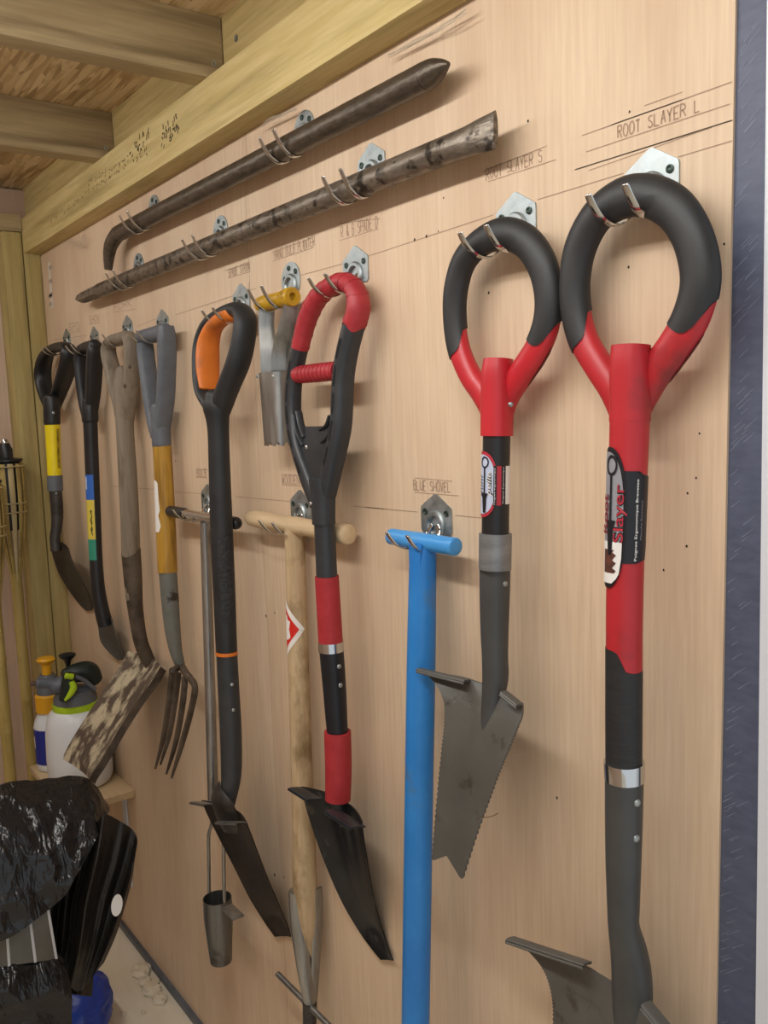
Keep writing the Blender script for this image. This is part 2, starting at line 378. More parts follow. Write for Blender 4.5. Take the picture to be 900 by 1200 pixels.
# ================================================================== the setting
XL = -2.575; XR = -0.455; XJ = -1.355; ZB = 1.862; ZT = 1.955; ZC = 2.055
floor = lone('floor', box(-2.75, 0.9, -2.3, 0.05, -.03, 0), FLOORM, (-1, -1, 0), 'pale plywood floor of the shed', None, kind='structure')
wallb = lone('wall_back', box(-2.75, XR - .02, .0125, .06, 0, 2.05), TIMB, (-1.5, 0, 0), 'long plywood-lined shed wall carrying the tools', kind='structure')
lone('plywood_panel', box(XL - .05, XJ - .0006, 0, .012, .004, ZB + .01), PLY, (-1.9, 0, 0), parent=wallb)
def xat(pa, pb, z): A_, B_ = P(*pa), P(*pb); return A_[0] + (B_[0] - A_[0]) * (A_[2] - z) / (A_[2] - B_[2])
EDGE = ((862, 0), (838.6, 1200)); EDG2 = ((898.5, 0), (885, 1200))
def upright(f0, f1, y0, y1, z0, z1):
    v = [(f(z), y, z) for f in (f0, f1) for y in (y0, y1) for z in (z0, z1)]
    return v, [(0, 1, 3, 2), (4, 6, 7, 5), (0, 4, 5, 1), (2, 3, 7, 6), (0, 2, 6, 4), (1, 5, 7, 3)]
lone('plywood_panel', upright(lambda z: XJ + .0006, lambda z: xat(*EDGE, z), 0, .012, .004, ZB + .01), PLY, (-.9, 0, 0), parent=wallb)
plate = lone('wall_plate', box(-2.72, .3, -.045, .012, ZB, ZT, .003), TIMB, (-1.4, 0, ZB), parent=wallb)
walll = lone('wall_left', box(-2.70, -2.655, -2.3, .012, 0, 2.05), PLYE, (-2.66, -1, 0), 'pinkish plywood end wall behind the posts', kind='structure')
for y0, y1 in ((-.046, -.0005), (-.099, -.0485), (-.66, -.60)):
    lone('post', box(-2.655, XL, y0, y1, 0, 1.918, .003), TIMBZ, (-2.6, (y0 + y1) / 2, 0), parent=walll)
lone('top_timber', box(-2.655, XL + .004, -2.3, -.046, 1.919, 1.965, .003), TIMBY, (-2.6, -.5, 1.92), parent=walll)
lone('wall_front', box(-2.70, .25, -1.80, -1.75, 0, 2.05), PLYE, (-1, -1.75, 0), 'plywood wall opposite the tools', kind='structure')
ceil = lone('ceiling', box(-2.75, .9, -2.3, .06, ZC, ZC + .018), OSB, (-1, -1, ZC), 'strand board roof deck above the rafters', kind='structure')
RX = [-2.47, -1.919, -1.384, -.85, -.31, .22]
for x in RX[1:]:
    lone('rafter', box(x - .047, x, -2.3, -.012, ZT, ZC, .003), TIMBY, (x, -1, ZT), parent=ceil)
xs = [-2.72] + RX[1:] + [.8]
for i in range(len(xs) - 1):
    a = xs[i] + .0005; b = xs[i + 1] - (.0475 if i < len(xs) - 2 else 0)
    lone('blocking', box(a, b, -.012, .03, ZT, ZC), TIMB, (a, 0, ZT), parent=ceil)
def screw_head(p, nrm, r=.004):
    return lathe([(r, 0), (r, .0012), (r * .7, .0014), (r * .35, .0004)], p, nrm, 12)
for x in RX[1:3]:
    lone('screw', screw_head((x - .001, -.03, ZT + .024), (1, 0, 0), .0045), ZINC, (x, -.03, ZT + .02), parent=ceil)
lone('screw', screw_head((RX[2] + .05, -.0125, ZT + .05), (0, -1, 0), .0055), ZINC, (RX[2], 0, ZT), parent=ceil)
base = lone('baseboard_back', box(XL, XR, -.010, 0, 0, .016), GREYP, (-1.5, 0, 0), 'thin grey strip along the foot of the plywood wall', kind='structure')
lone('trim_1', upright(lambda z: xat(*EDGE, z), lambda z: xat(*EDG2, z), .003, .05, 0, 2.05), BLUEP, (-.44, 0, 0), 'blue-grey painted upright beside the plywood edge', kind='structure')
lone('trim_2', upright(lambda z: xat(*EDG2, z) + .0002, lambda z: -.33, .0, .05, 0, 2.05), WHITEP, (-.4, 0, 0), 'white painted door frame edge at the far right', kind='structure')
# scratches on the blue upright are thin pale brush lines
sq = []
for i in range(150):
    z = rnd.uniform(.7, 1.9); x = xat(*EDGE, z) + rnd.uniform(.001, .016); L_ = rnd.uniform(.006, .013)
    sq.append([(x, z), (x + .0003, z - .0006), (x + L_, z + L_ * .8 - .0004), (x + L_ + .0001, z + L_ * .8)])
V = []; Fq = []
for q in sq:
    n = len(V); V += [np.array([a, .0026, b]) for a, b in q]; Fq.append((n, n + 1, n + 2, n + 3))
o = lone('brush_line', (V, Fq), mat('pale_scratch', '7F879A', None, .5), (-.44, 0, 1), parent=bpy.data.objects['trim_1'], smooth=0); o['kind'] = 'stuff'

# batten lamps under the roof, behind the camera's view
for i, ((lx, ly, lz), ln, pw) in enumerate(LAMPS):
    t = Thing('batten_lamp', ('white LED batten lamp under the roof near the door', 'white LED batten lamp under the roof towards the end wall')[i], 'lamp', (lx, ly, ZC), 'batten lamps')
    t.add('housing', box(lx - ln / 2 - .02, lx + ln / 2 + .02, ly - .05, ly + .05, lz + .002, ZT - .0005, .004), WHITEP)
    em = bpy.data.materials.new('lamp_diffuser'); em.use_nodes = True; nb = em.node_tree.nodes['Principled BSDF']
    nb.inputs['Base Color'].default_value = (.9, .9, .9, 1); nb.inputs['Emission Color'].default_value = (1.0, .975, .94, 1); nb.inputs['Emission Strength'].default_value = pw
    V = []; Fc = []
    for k in range(13):
        a = math.pi * k / 12
        for x in (lx - ln / 2, lx + ln / 2): V.append((x, ly + .034 * math.cos(a), lz + .002 - .03 * math.sin(a)))
    for k in range(12): Fc.append((2 * k, 2 * k + 1, 2 * k + 3, 2 * k + 2))
    t.add('diffuser', (V, Fc), em)

# ------------------------------------------------------------------ pencil writing and lines on the plywood
def pencil_line(a, b, w=.0009, m=GRAPH, name='pencil_line'):
    A = P(*a); B = P(*b)
    q = stroke((A[0], A[2]), (B[0], B[2]), w)
    lone(name, ([np.array([x, -.0004, z]) for x, z in q], [(0, 1, 2, 3)]), m, (A[0], 0, A[2]), parent=wallb, smooth=0)
for a, b in [((858, 165), (795, 184)), ((731, 203), (630, 234)), ((578, 252), (432, 300)), ((402, 309), (330, 329)), ((60, 399), (102, 393)), ((160, 383), (182, 374)), ((300, 338), (206, 369)),
             ((858, 141), (674, 199)), ((835, 149), (690, 200)), ((858, 96), (682, 159)), ((855, 122), (687, 178)), ((800, 108), (755, 124)),
             ((641, 171), (566, 201)), ((652, 187), (572, 213)),
             ((430, 594.5), (490, 600)), ((534, 604), (566, 607)), ((414, 593), (450, 596.5)), ((205, 576.5), (242, 579)), ((276, 582), (345, 588)), ((130, 569.5), (182, 573.5)),
             ((398, 282), (444, 268)), ((398, 262), (446, 256)), ((320, 306), (368, 290)), ((319, 296), (366, 279)), ((268, 326), (294, 318)), ((264, 317), (292, 309)),
             ((486, 560), (530, 564)), ((486, 577), (538, 581)), ((330, 568), (356, 570)), ((330, 556), (352, 557)), ((231, 550), (244, 551)),
             ((230, 559), (243, 560)), ((81, 390), (95, 388)), ((104, 380), (118, 378)), ((133, 366), (160, 362))]:
    pencil_line(a, b)
for a, b in [((291.5, 340), (292.5, 330)), ((288, 155), (289, 183))]: pencil_line(a, b, .0014)
for a, b in [((858, 141), (674, 199)), ((800, 117), (715, 147))]: pencil_line(a, b, .0009, GRAPHD)
def note(txt, pa, pb, pht, w=.0011, m=GRAPH):
    """writing whose baseline runs from pixel pa to pb; pht is a pixel at the top of the first letter"""
    A = P(*pa); B = P(*pb); Hh = P(*pht)[2] - A[2]; d = B - A; ln = np.linalg.norm(d)
    q, tot = letters(txt, Hh, ln / len(txt), w)
    ux = d / ln
    lone('pencil_note', wallquads(q, A, ux, np.array([0, 0, 1.0])), m, tuple(A), parent=wallb, smooth=0, label=None)
note('ROOT SLAYER L', (724, 162), (822, 130), (724, 148), .0014)
note('ROOT SLAYER S', (570, 211), (637, 189), (569, 198), .0012)
note('R & B SPADE D', (400, 279), (444, 266), (400, 266), .0013)
note('HAND BULB PLANTER', (322, 304), (370, 288), (321, 293), .0013)
note('SPADE STRONG', (268, 325), (296, 315), (267, 316), .0013)
note('BLUE SHOVEL', (485, 574), (529, 577), (485, 563), .0014)
note('WOODEN', (331, 567), (352, 568), (331, 557), .0013)
note('BULB', (231, 559), (243, 559), (231, 550), .0013)
note('FORK', (134, 364), (156, 358), (134, 356), .0015)
note('SHOV', (105, 379), (118, 376), (104, 371), .0015)
note('SPD', (81, 388), (95, 386), (81, 379), .0015)
# knots and nail holes in the plywood
hole = []
for px, py in [(619, 142), (520, 232), (486, 281), (500, 277), (514, 271), (573, 343), (737, 313), (312, 722), (322, 718), (333, 1028), (322, 1025), (313, 512), (820, 508), (816, 560), (805, 640), (806, 578), (778, 668), (653, 935), (206, 540), (95, 875), (738, 131), (849, 286)]:
    p = P(px, py); r = mpp(p) * rnd.uniform(.9, 1.6)
    V = [np.array([p[0] + r * math.cos(t) * rnd.uniform(.8, 1.4), -.0004, p[2] + 1.3 * r * math.sin(t)]) for t in np.linspace(0, 2 * math.pi, 8)[:-1]]
    hole.append((V, [tuple(range(7))]))
o = lone('pin_hole', join(*hole), DKEND, (-1, 0, 1), parent=wallb, smooth=0); o['kind'] = 'stuff'
# barcode strip stuck on the plywood by the corner post
st = lone('paper_strip', join(*[(lambda a, b: ([np.array([a[0], -.0005, a[2]]), np.array([b[0], -.0005, a[2]]), np.array([b[0], -.0005, b[2]]), np.array([a[0], -.0005, b[2]])], [(0, 1, 2, 3)]))(P(56, 308), P(63, 361))]),
         mat('faded_paper', 'CFC5B8', 'DCD4C8', .7, scale=40), tuple(P(60, 335)), 'faded narrow barcode strip stuck on plywood by the corner post', 'sticker', smooth=0)
for py in (312, 328, 344, 346, 355):
    A = P(57.5, py); lone('print_block', box(A[0], A[0] + .03, -.0008, -.0006, A[2] - .010, A[2]), mat('faded_print', 'A9998B', None), tuple(A), parent=st, smooth=0)
# ink stamps on the wall plate (worn, unreadable marks)
def stamp(pa, pb, ht, n, w):
    q = []; A = P(*pa, .0455); B = P(*pb, .0455)
    for i in range(n):
        if rnd.random() < .12: continue
        x = A[0] + (B[0] - A[0]) * i / n; z = A[2] + (B[2] - A[2]) * i / n; cw = (B[0] - A[0]) / n * .7
        for k in range(3):
            a = (x + rnd.choice((0, .5, 1)) * cw, z + rnd.choice((0, .5, 1)) * ht); b_ = (a[0] + rnd.choice((-.5, 0, .5)) * cw, a[1] + rnd.choice((-.6, 0, .6)) * ht)
            q.append(stroke(a, (b_[0] + .0005, b_[1]), w))
    V = []; Fq = []
    for a in q:
        k = len(V); V += [np.array([x, -.0454, z]) for x, z in a]; Fq.append((k, k + 1, k + 2, k + 3))
    o = lone('ink_mark', (V, Fq), INK, tuple(A), smooth=0, parent=plate); o['kind'] = 'stuff'
stamp((104, 217), (156, 183), .007, 17, .0018); stamp((100, 228), (152, 196), .007, 17, .0018); stamp((60, 262), (98, 232), .007, 12, .0018)
stamp((157, 180), (176, 167), .018, 6, .0030); stamp((156, 190), (172, 179), .010, 6, .0025)
stamp((190, 157), (212, 142), .016, 5, .0034); stamp((190, 164), (211, 150), .012, 5, .0034); stamp((190, 171), (204, 162), .010, 4, .003)
pencil = None

# ================================================================== wall hooks
def make_hook(round_plate, long_prong):
    parts = []
    if round_plate:
        pl = [(.0285 * math.sin(t), .0285 * math.cos(t) + .004) for t in np.linspace(0, 2 * math.pi, 25)[:-1]]
        sc = [(-.017, .008), (-.004, .023), (.016, .016), (0, -.019)]
    else:
        pl = [(-.030, .019), (-.002, .036), (.002, .036), (.030, .019), (.031, .016), (.031, -.012), (.028, -.016), (-.028, -.016), (-.031, -.012), (-.031, .016)]
        sc = [(-.0215, .012), (.0215, .012)]
    n = len(pl)
    V = [(x, 0, z) for x, z in pl] + [(x, -.002, z) for x, z in pl]
    Fc = [tuple(range(n)), tuple(range(n, 2 * n))] + [(i, (i + 1) % n, n + (i + 1) % n, n + i) for i in range(n)]
    parts.append(('plate', (V, Fc), ZINC, 0, 30))
    parts.append(('boss', lathe([(.0185, .002), (.0185, .004), (.0165, .0065), (.0125, .0065), (.0105, .004), (.0105, .0022)], (0, 0, -.004), (0, -1, 0), 28), ZINC, 0, 35))
    for x, z in sc:
        parts.append(('screw', screw_head((x, -.002, z), (0, -1, 0), .0042), SCREW, 1, 30))
    for sx in (-1, 1):
        zz = (-.008, -.021, -.037, -.043, -.036, -.024, -.011) if long_prong else (-.004, -.016, -.029, -.034, -.029, -.020, -.010)
        pts = [(sx * a, b_, z) for a, b_, z in zip((.006, .012, .018, .0195, .0205, .021, .021), (-.004, -.008, -.018, -.034, -.049, -.059, -.066), zz)]
        sw = Sweep(pts, [.0014] * 7, [.0036, .004, .0046, .0048, .0048, .0048, .0042], ref=(1, 0, 0))
        parts.append(('prong', sw.mesh(nt=12, rnd_end=True), CHROME, 0, 40))
    return [(nm, mesh_from(nm, v[0], v[1], m, sm), lv) for nm, v, m, lv, sm in parts]
HOOKS = {False: make_hook(False, False), True: make_hook(True, True), 'house_long': make_hook(False, True)}
def hook(x, z, label, rp=False, tilt=0., group='steel tool hooks screwed to the plywood'):
    e = bpy.data.objects.new('wall_hook', None); COL.objects.link(e); e.location = (x, 0, z); e.rotation_euler = (0, tilt, 0)
    e.empty_display_size = .03
    e['label'] = label; e['category'] = 'hook'; e['group'] = group; pl = None
    for nm, me, lv in HOOKS[rp]:
        o = bpy.data.objects.new(nm, me); COL.objects.link(o); o.parent = pl if lv else e
        if nm == 'plate': pl = o
    return e
OFF = .034

# ================================================================== the two steel bars
def bar_hook(pxp, sw_pts, r, label, kind=True):
    p = P(*pxp); A, B = sw_pts; t = (p[0] - A[0]) / (B[0] - A[0]); zc = A[2] + (B[2] - A[2]) * t
    hook(p[0], zc - r + .0418, label, kind)
A1 = P(146, 270, OFF); B1 = P(500, 89, OFF); r1 = .0163
t = Thing('crowbar', 'long rusty steel bar with a bent left end on the upper hooks', 'steel bar', tuple(A1))
e1 = [P(127, 316, OFF), P(127.5, 300, OFF), P(130, 287, OFF), P(137, 276, OFF)]
sw = Sweep(e1 + [A1, A1 + (B1 - A1) * .33, A1 + (B1 - A1) * .66, B1 * .9 + A1 * .1, B1], [.013, .016, .017, .0165, r1, r1, r1, r1, r1], [.008, .012, .014, .015, r1, r1, r1, r1, r1])
t.add('shank', sw.mesh(nt=24), BARM)
sw = Sweep([B1, P(509, 83.2, OFF), P(518, 78.2, OFF), P(525.5, 75, OFF)], [r1, .0142, .0088, .003], [r1, r1 * .9, .009, .003])
t.add('chisel_tip', sw.mesh(nt=24), BARM)
bar_hook((357, 142), (A1, B1), r1, 'round plated hook under the right half of the bent steel bar')
bar_hook((181, 244), (A1, B1), r1, 'round plated hook beside the bent end of the upper bar')
A2 = P(118, 340, OFF); B2 = P(520, 177, OFF); r2 = .0158
t = Thing('digging_bar', 'straight worn steel digging bar with flared right end on the lower hooks', 'steel bar', tuple(A2))
sw = Sweep([A2, A2 + (B2 - A2) * .3, A2 + (B2 - A2) * .7, B2], r2); t.add('shank', sw.mesh(nt=24), BARM2)
sw = Sweep([P(89.5, 351, OFF), P(94, 349.5, OFF), P(100, 347.5, OFF), A2], [.002, .010, .0145, r2], [.003, .010, .0145, r2]); t.add('point', sw.mesh(nt=6), BARM2, smooth=20)
sw = Sweep([B2, P(545, 167, OFF), P(565, 158.5, OFF), P(581, 152, OFF)], [r2, r2 * 1.05, r2 * 1.2, r2 * 1.28], [r2, .012, .008, .0035]); t.add('flared_end', sw.mesh(nt=20), BARM2)
for p, l in (((436, 194), 'plated hook under the right half of the straight digging bar'), ((259, 266), 'middle one of three hooks under the straight digging bar'), ((163, 308), 'hook nearest the pointed left end of the digging bar')):
    bar_hook(p, (A2, B2), r2, l, 'house_long' if p[0] == 436 else True)

# ================================================================== helpers for the tools
def blade(rows, x0, sag=0., thick=.0022, nx=14, n=8, serr=0., notch=0., clamp=.008, taper=None, serr_rng=(.25, 1), fold=0., crown=0., offs=None):
    R3 = []
    for ri, (L_, R_) in enumerate(rows):
        mid = ((L_[0] + R_[0]) / 2, (L_[1] + R_[1]) / 2); off = max(clamp, -PX(mid[0], mid[1], x0)[1]) if offs is None else offs[0] + (offs[1] - offs[0]) * ri / (len(rows) - 1)
        R3.append(np.r_[P(*L_, off), P(*R_, off)])
    q = catmull(R3, n); out = []; m = len(q); wmax = max(np.linalg.norm(r[3:] - r[:3]) for r in R3)
    for i, r in enumerate(q):
        u = i / (m - 1); L_ = r[:3].copy(); R_ = r[3:].copy()
        if serr and serr_rng[0] < u < serr_rng[1]:
            d = (R_ - L_) / np.linalg.norm(R_ - L_); s = serr * (1 if i % 2 else -.3); L_ -= d * s; R_ += d * s
        row = []
        for j in range(nx + 1):
            tt = -1 + 2 * j / nx; p = L_ + (R_ - L_) * (tt + 1) / 2
            wd = np.linalg.norm(R_ - L_); p = p + np.array([0, sag * (1 - tt * tt) * min(1, wd / wmax) ** 1.5, crown * max(0, 1 - abs(tt)) * max(0, 1 - u / .2)])
            if fold: p = p + np.array([0, fold * math.exp(-(tt / .16) ** 2) * max(0, 1 - u / .6), 0])
            if notch: p = p + np.array([0, 0, notch * max(0, 1 - abs(tt) * 1.15) * max(0, (u - .8) / .2)])
            if p[1] > -.005: p[1] = -.005
            row.append(p)
        out.append(row)
    return out
def tread(a, b, off, out=.012, drop=.006, thick=.0022, up=.0):
    """folded foot rest: from pixel a to b, bending forward"""
    A = P(*a, off); B = P(*b, off); rows = []
    for k in range(6):
        ph = k / 5 * math.pi * .62
        d = np.array([0, -out * math.sin(ph) if ph < 1.6 else -out * math.sin(ph), .35 * out * (math.sin(ph * 1.0)) - drop * (1 - math.cos(ph))])
        rows.append([A + d + (B - A) * j / 4 + np.array([0, 0, up * j / 4]) for j in range(5)])
    return grid(rows, thick, (0, .4, .9))
def rivet(sw, u, th, r=.004): 
    p = sw.surf(u, th, -.0003); C = sw.at(u)[0]; return dome(p, p - C, r, r * .55)
def uof(sw, py):            # where along a tube the pixel row py falls
    best = min(range(101), key=lambda i: abs(600 + F * float(RC[1] @ (sw.at(i / 100)[0] - CAM)) / float(RC[2] @ (sw.at(i / 100)[0] - CAM)) - py)); return best / 100
def grip_hook(hpx, zgrip, r, label, dx=0.):
    return hook(P(*hpx)[0] + dx, zgrip - r + .0325, label)

# ------------------------------------------------------------------ small shovel, yellow shaft, far left
x0 = P(66, 409, OFF)[0]
t = Thing('small_shovel', 'small shovel with black D-handle, bright yellow shaft and dark blade', 'shovel', (x0, -OFF, .88))
sw = flat([(60, 480), (53, 458), (50, 438), (53, 420), (60, 410), (72, 406.5), (80, 408), (81, 420), (77, 438), (70, 458), (62, 480)], OFF,
          [.014, .012, .011, .011, .012, .013, .012, .011, .011, .012, .014], [.018, .022, .024, .022, .018, .016, .019, .023, .024, .022, .018])
t.add('handle', sw.mesh(nt=20), BLKP)
sw = shaft([(60.5, 466, 17), (60.5, 478, 19), (61, 496, 19)], x0); h = t.add('handle_socket', sw.mesh(rnd_end=.5), BLKP)
t.add('screw', rivet(sw, .6, sw.camth(.6) - .2, .004), ZINC, h)
sw = shaft([(61.3, 495, 17.5), (62.5, 525, 16.5), (64, 558, 16)], x0); sh = t.add('shaft', sw.mesh(), YEL)
c = sw.camth(.5); t.add('print_band', sw.patch([(u, c - .95, c - .5) for u in np.linspace(.12, .85, 8)]), mat('brown_print', '6A5A18', 'B09A20', .5, scale=90), sh)
sw = shaft([(64, 557, 17.5), (64.8, 575, 17.5)], x0); t.add('ferrule', sw.mesh(), GREYP)
sw = shaft([(65, 574, 14.5), (67, 600, 14), (66.5, 616, 12.5), (64.5, 630, 12), (66, 645, 13)], x0); nk = t.add('neck', sw.mesh(), STEELD)
t.add('rivet', rivet(sw, .05, sw.camth(.05) - .1, .003), ZINC, nk)
b = blade([((58, 630), (80, 643)), ((60, 645), (84, 656)), ((67, 668), (94, 676)), ((78, 688), (101, 692)), ((91, 706), (107, 706)), ((101, 716), (107, 715))], x0, .012, .002)
t.add('blade', grid(b, .002), STEELD)
grip_hook((79, 400), P(66, 409, OFF)[2], .014, 'hook holding the yellow-shafted small shovel, nearest the corner post')

# ------------------------------------------------------------------ black trenching shovel with coloured label
x0 = P(102, 408, OFF)[0]
t = Thing('trenching_shovel', 'black narrow trenching shovel with blue and yellow shaft label', 'shovel', (x0, -OFF, .82))
sw = flat([(103, 492), (99, 470), (96, 440), (94.5, 420), (95.5, 411), (101, 407)], OFF, [.012, .010, .009, .010, .013, .013], [.013, .016, .018, .018, .016, .014]); t.add('handle_arm', sw.mesh(nt=16), BLKP)
sw = flat([(101, 407), (112, 404)], OFF, .013, .014); t.add('grip', sw.mesh(nt=18, rnd_end=.4), BLKP)
sw = flat([(110, 403), (111, 412), (110.5, 430), (109, 460), (106, 491)], OFF, [.012, .013, .012, .012, .012], [.015, .018, .019, .018, .014]); t.add('handle_arm', sw.mesh(nt=16, pw=.6), BLKP)
sw = shaft([(105, 470, 17), (105.3, 482, 19), (105.7, 493, 19)], x0); t.add('handle_socket', sw.mesh(rnd_end=.5), BLKP)
sw = shaft([(105.7, 492, 16.5), (108, 550, 16), (110.5, 610, 15.5), (112.5, 655, 15), (115, 690, 16), (120, 718, 17), (124, 732, 18)], x0); sh = t.add('shaft', sw.mesh(), BLKP)
c = sw.camth(.4)
for nm, ya, yb, m in (('label_blue', 556, 586, BLUEPR), ('label_yellow', 586, 632, YELPR), ('label_green', 632, 656, GRNPR)):
    t.add(nm, sw.patch([(u, c - .1, c + 1.5) for u in np.linspace(uof(sw, ya), uof(sw, yb), 6)]), m, sh)
t.add('label_print', sw.patch([(u, c + .25 + .1 * (i % 2), c + .6 - .1 * (i % 3)) for i, u in enumerate(np.linspace(uof(sw, 598), uof(sw, 626), 9))], .0009), mat('olive_print', '4A4A20', None), sh)
t.add('label_print', sw.patch([(u, c + .9, c + 1.3) for u in np.linspace(uof(sw, 559), uof(sw, 574), 4)], .0009), LBLU, sh)
b = blade([((113, 720), (131, 728)), ((115, 735), (134, 738)), ((118, 752), (139, 752)), ((128, 765), (143, 764)), ((138, 774), (146, 773))], x0, .014, .002)
t.add('blade', grid(b, .002), GMET)
grip_hook((111, 394), P(102, 408, OFF)[2], .013, 'hook holding the black trenching shovel with the coloured label')

# ------------------------------------------------------------------ old wooden spade with rusty blade
x0 = P(141, 397, OFF)[0]
t = Thing('old_spade', 'old weathered wooden-handled spade with rusty cream-caked blade jutting outwards', 'spade', (x0, -OFF, .65))
sw = flat([(146, 500), (140, 468), (132, 435), (127, 412), (130, 401), (140, 397), (151, 395), (155, 405), (155, 430), (152, 465), (147, 500)], OFF,
          [.016, .013, .012, .012, .013, .013, .013, .012, .012, .013, .016], [.017, .018, .019, .018, .016, .015, .017, .019, .019, .018, .017])
h = t.add('handle', sw.mesh(nt=18), OWOOD)
c = sw.camth(.72); t.add('strap', sw.patch([(u, 2.6 + w_, 5.2 - w_) for u, w_ in ((.56, .6), (.6, .1), (.66, 0), (.7, .15), (.725, .6))], .0014), RUST, h, label='rusty riveted steel strap')
for dz in (430, 452):
    p = P(152 if dz == 430 else 146, dz, OFF + .017); t.add('rivet', dome(p, (0.5, -1, 0), .004, .002), RUST, h)
sw = shaft([(143, 436, 15), (144, 452, 21), (145.5, 478, 22), (146.5, 505, 20.5), (149.5, 555, 21.5), (152, 605, 21.5), (153.5, 650, 21), (156, 700, 17)], x0); t.add('shaft', sw.mesh(rnd_end=1.), OWOOD)
sw = shaft([(153.3, 643, 22.5), (156, 680, 21), (158.5, 712, 18), (164, 748, 16.5), (171, 768, 16), (177, 780, 14)], x0); s2 = t.add('socket', sw.mesh(ua=lambda th: .06 * math.sin(th * 1 + .6)), RUST)
b = blade([((150, 763), (188, 781)), ((142, 778), (180, 795)), ((126, 802), (160, 822)), ((106, 832), (139, 855)), ((87, 862), (120, 888)), ((76, 882), (108, 906)), ((74, 890), (104, 914))], x0, .016, .003, n=8)
for i, row in enumerate(b[-9:]):
    for j in range(len(row)): row[j] = row[j] + np.array([0, 0, .010 * (i / 8) * math.sin(j / (len(row) - 1) * math.pi) * -1])
t.add('blade', grid(b, .003, (0, .8, -.6)), RUSTC)
rows = []
for r in b: rows.append([r[-1] + np.array([0, k * .012 / 3, -k * .012 / 3]) for k in range(4)])
t.add('side_flange', grid(rows, .002, (1, 0, 0)), RUST)
grip_hook((150, 384), P(141, 397, OFF)[2], .013, 'hook holding the old weathered wooden spade')

# ------------------------------------------------------------------ garden fork with grey D-handle and yellow wood shaft
x0 = P(182, 391, OFF)[0]
t = Thing('garden_fork', 'garden fork with grey D-handle, yellow varnished shaft and four rusty tines', 'garden fork', (x0, -OFF, .67))
sw = flat([(185, 512), (181, 490), (175.5, 450), (171, 415), (170, 402)], OFF, [.013, .009, .008, .008, .009], [.015, .018, .019, .019, .018]); t.add('handle_arm', sw.mesh(nt=16), GREYP)
sw = flat([(166, 396), (180, 392), (194, 388)], OFF, .0155, .015); t.add('grip', sw.mesh(nt=20, rnd_end=.3), GREYP)
sw = flat([(194, 383), (195.5, 398), (195.5, 430), (193.5, 470), (188.5, 512)], OFF, [.013, .0125, .011, .012, .014], [.015, .018, .018, .018, .015]); t.add('handle_arm', sw.mesh(nt=16, pw=.55), GREYP)
sw = shaft([(186, 476, 18), (188, 495, 22), (189.5, 521, 22.5)], x0); t.add('handle_socket', sw.mesh(rnd_end=.5), GREYP)
sw = shaft([(189.7, 520, 21.5), (192, 560, 22), (194.5, 620, 23), (196.5, 670, 23)], x0); sh = t.add('shaft', sw.mesh(), YWOOD)
c = sw.camth(.5)
t.add('torn_label', sw.patch([(u, c + .45 + d, c + 1.75) for u, d in ((uof(sw, 562), .5), (uof(sw, 566), .25), (uof(sw, 585), .2), (uof(sw, 597), .1), (uof(sw, 603), .3), (uof(sw, 606), .25), (uof(sw, 615), .05), (uof(sw, 622), .3))]), WHT, sh)
sw = shaft([(196.5, 668, 21), (199, 700, 20.5), (202, 735, 18.5), (206, 762, 15), (212, 783, 11)], x0); t.add('socket', sw.mesh(), GMET3)
xi = [x0 - .062, x0 - .021, x0 + .021, x0 + .062]
tp = [[(202, 786), (200, 805), (197, 830), (191, 866), (182, 901)], [(209, 789), (207, 806), (204, 828), (198, 862), (188, 896)],
      [(216, 793), (216, 806), (213, 832), (206, 870), (195, 907)], [(222, 794), (228.5, 806), (223, 836), (212, 876), (201, 912)]]
mid = PX(212, 784, x0)
head = []
for k in range(4):
    pts = [PX(a, b_, xi[k]) for a, b_ in tp[k]]
    off0 = -np.mean([p[1] for p in pts]); 
    base_y = [-.046, -.050, -.058, -.070, -.086]
    pts = [np.array([xi[k], y, p[2]]) for p, y in zip([P(a, b_, -y) for (a, b_), y in zip(tp[k], base_y)], base_y)]
    pts = [np.array([P(a, b_, -y)[0], y, P(a, b_, -y)[2]]) for (a, b_), y in zip(tp[k], base_y)]
    sw = Sweep(pts, [.0062, .0062, .0058, .005, .002], [.0062, .0062, .0058, .005, .002]); t.add('tine', sw.mesh(nt=8, pw=.7), RUST)
    head.append(pts[0])
sw = Sweep([head[0], (head[0] + head[1]) / 2 + np.array([0, 0, .005]), mid + np.array([0, 0, .006]), (head[2] + head[3]) / 2 + np.array([0, 0, .005]), head[3]], .0075); t.add('shoulder', sw.mesh(nt=12, rnd_end=True), RUST)
grip_hook((190.5, 371), P(182, 391, OFF)[2], .0155, 'hook holding the garden fork with grey D-handle')

# ------------------------------------------------------------------ long-handled bulb planter
OFE = .038
x0 = P(240, 606, OFE)[0]
t = Thing('long_bulb_planter', 'long steel bulb planter with T-handle of black grips and hanging cup', 'bulb planter', (x0, -OFF, .33))
A = P(200.5, 600.5, OFE); B = P(276, 611.5, OFE); zc = (A[2] + B[2]) / 2; A[2] = zc; B[2] = zc
g = lambda f: A + (B - A) * f
t.add('grip', Sweep([g(0), g(.24)], .0115).mesh(rnd_end=True), BLKP); t.add('grip', Sweep([g(.74), g(1)], .0115).mesh(rnd_end=True), BLKP)
t.add('crossbar', Sweep([g(.22), g(.76)], .0098).mesh(), CHROME)
sw = shaft([(240, 612, 12), (243, 700, 12.3), (246.5, 820, 12.6), (250, 945, 13)], x0); t.add('shaft', sw.mesh(), STEEL)
zt = PX(250, 940, x0)
for s, px in ((-1, 244.5), (1, 262)):
    off = -PX(253, 1000, x0)[1]
    q = [P(251 + s * 2, 962, off), P(px - s * 3, 968, off), P(px, 980, off), P(px + .3, 1015, off), P(px + .8, 1058, off)]
    t.add('rod', Sweep(q, .0036).mesh(nt=10), STEEL)
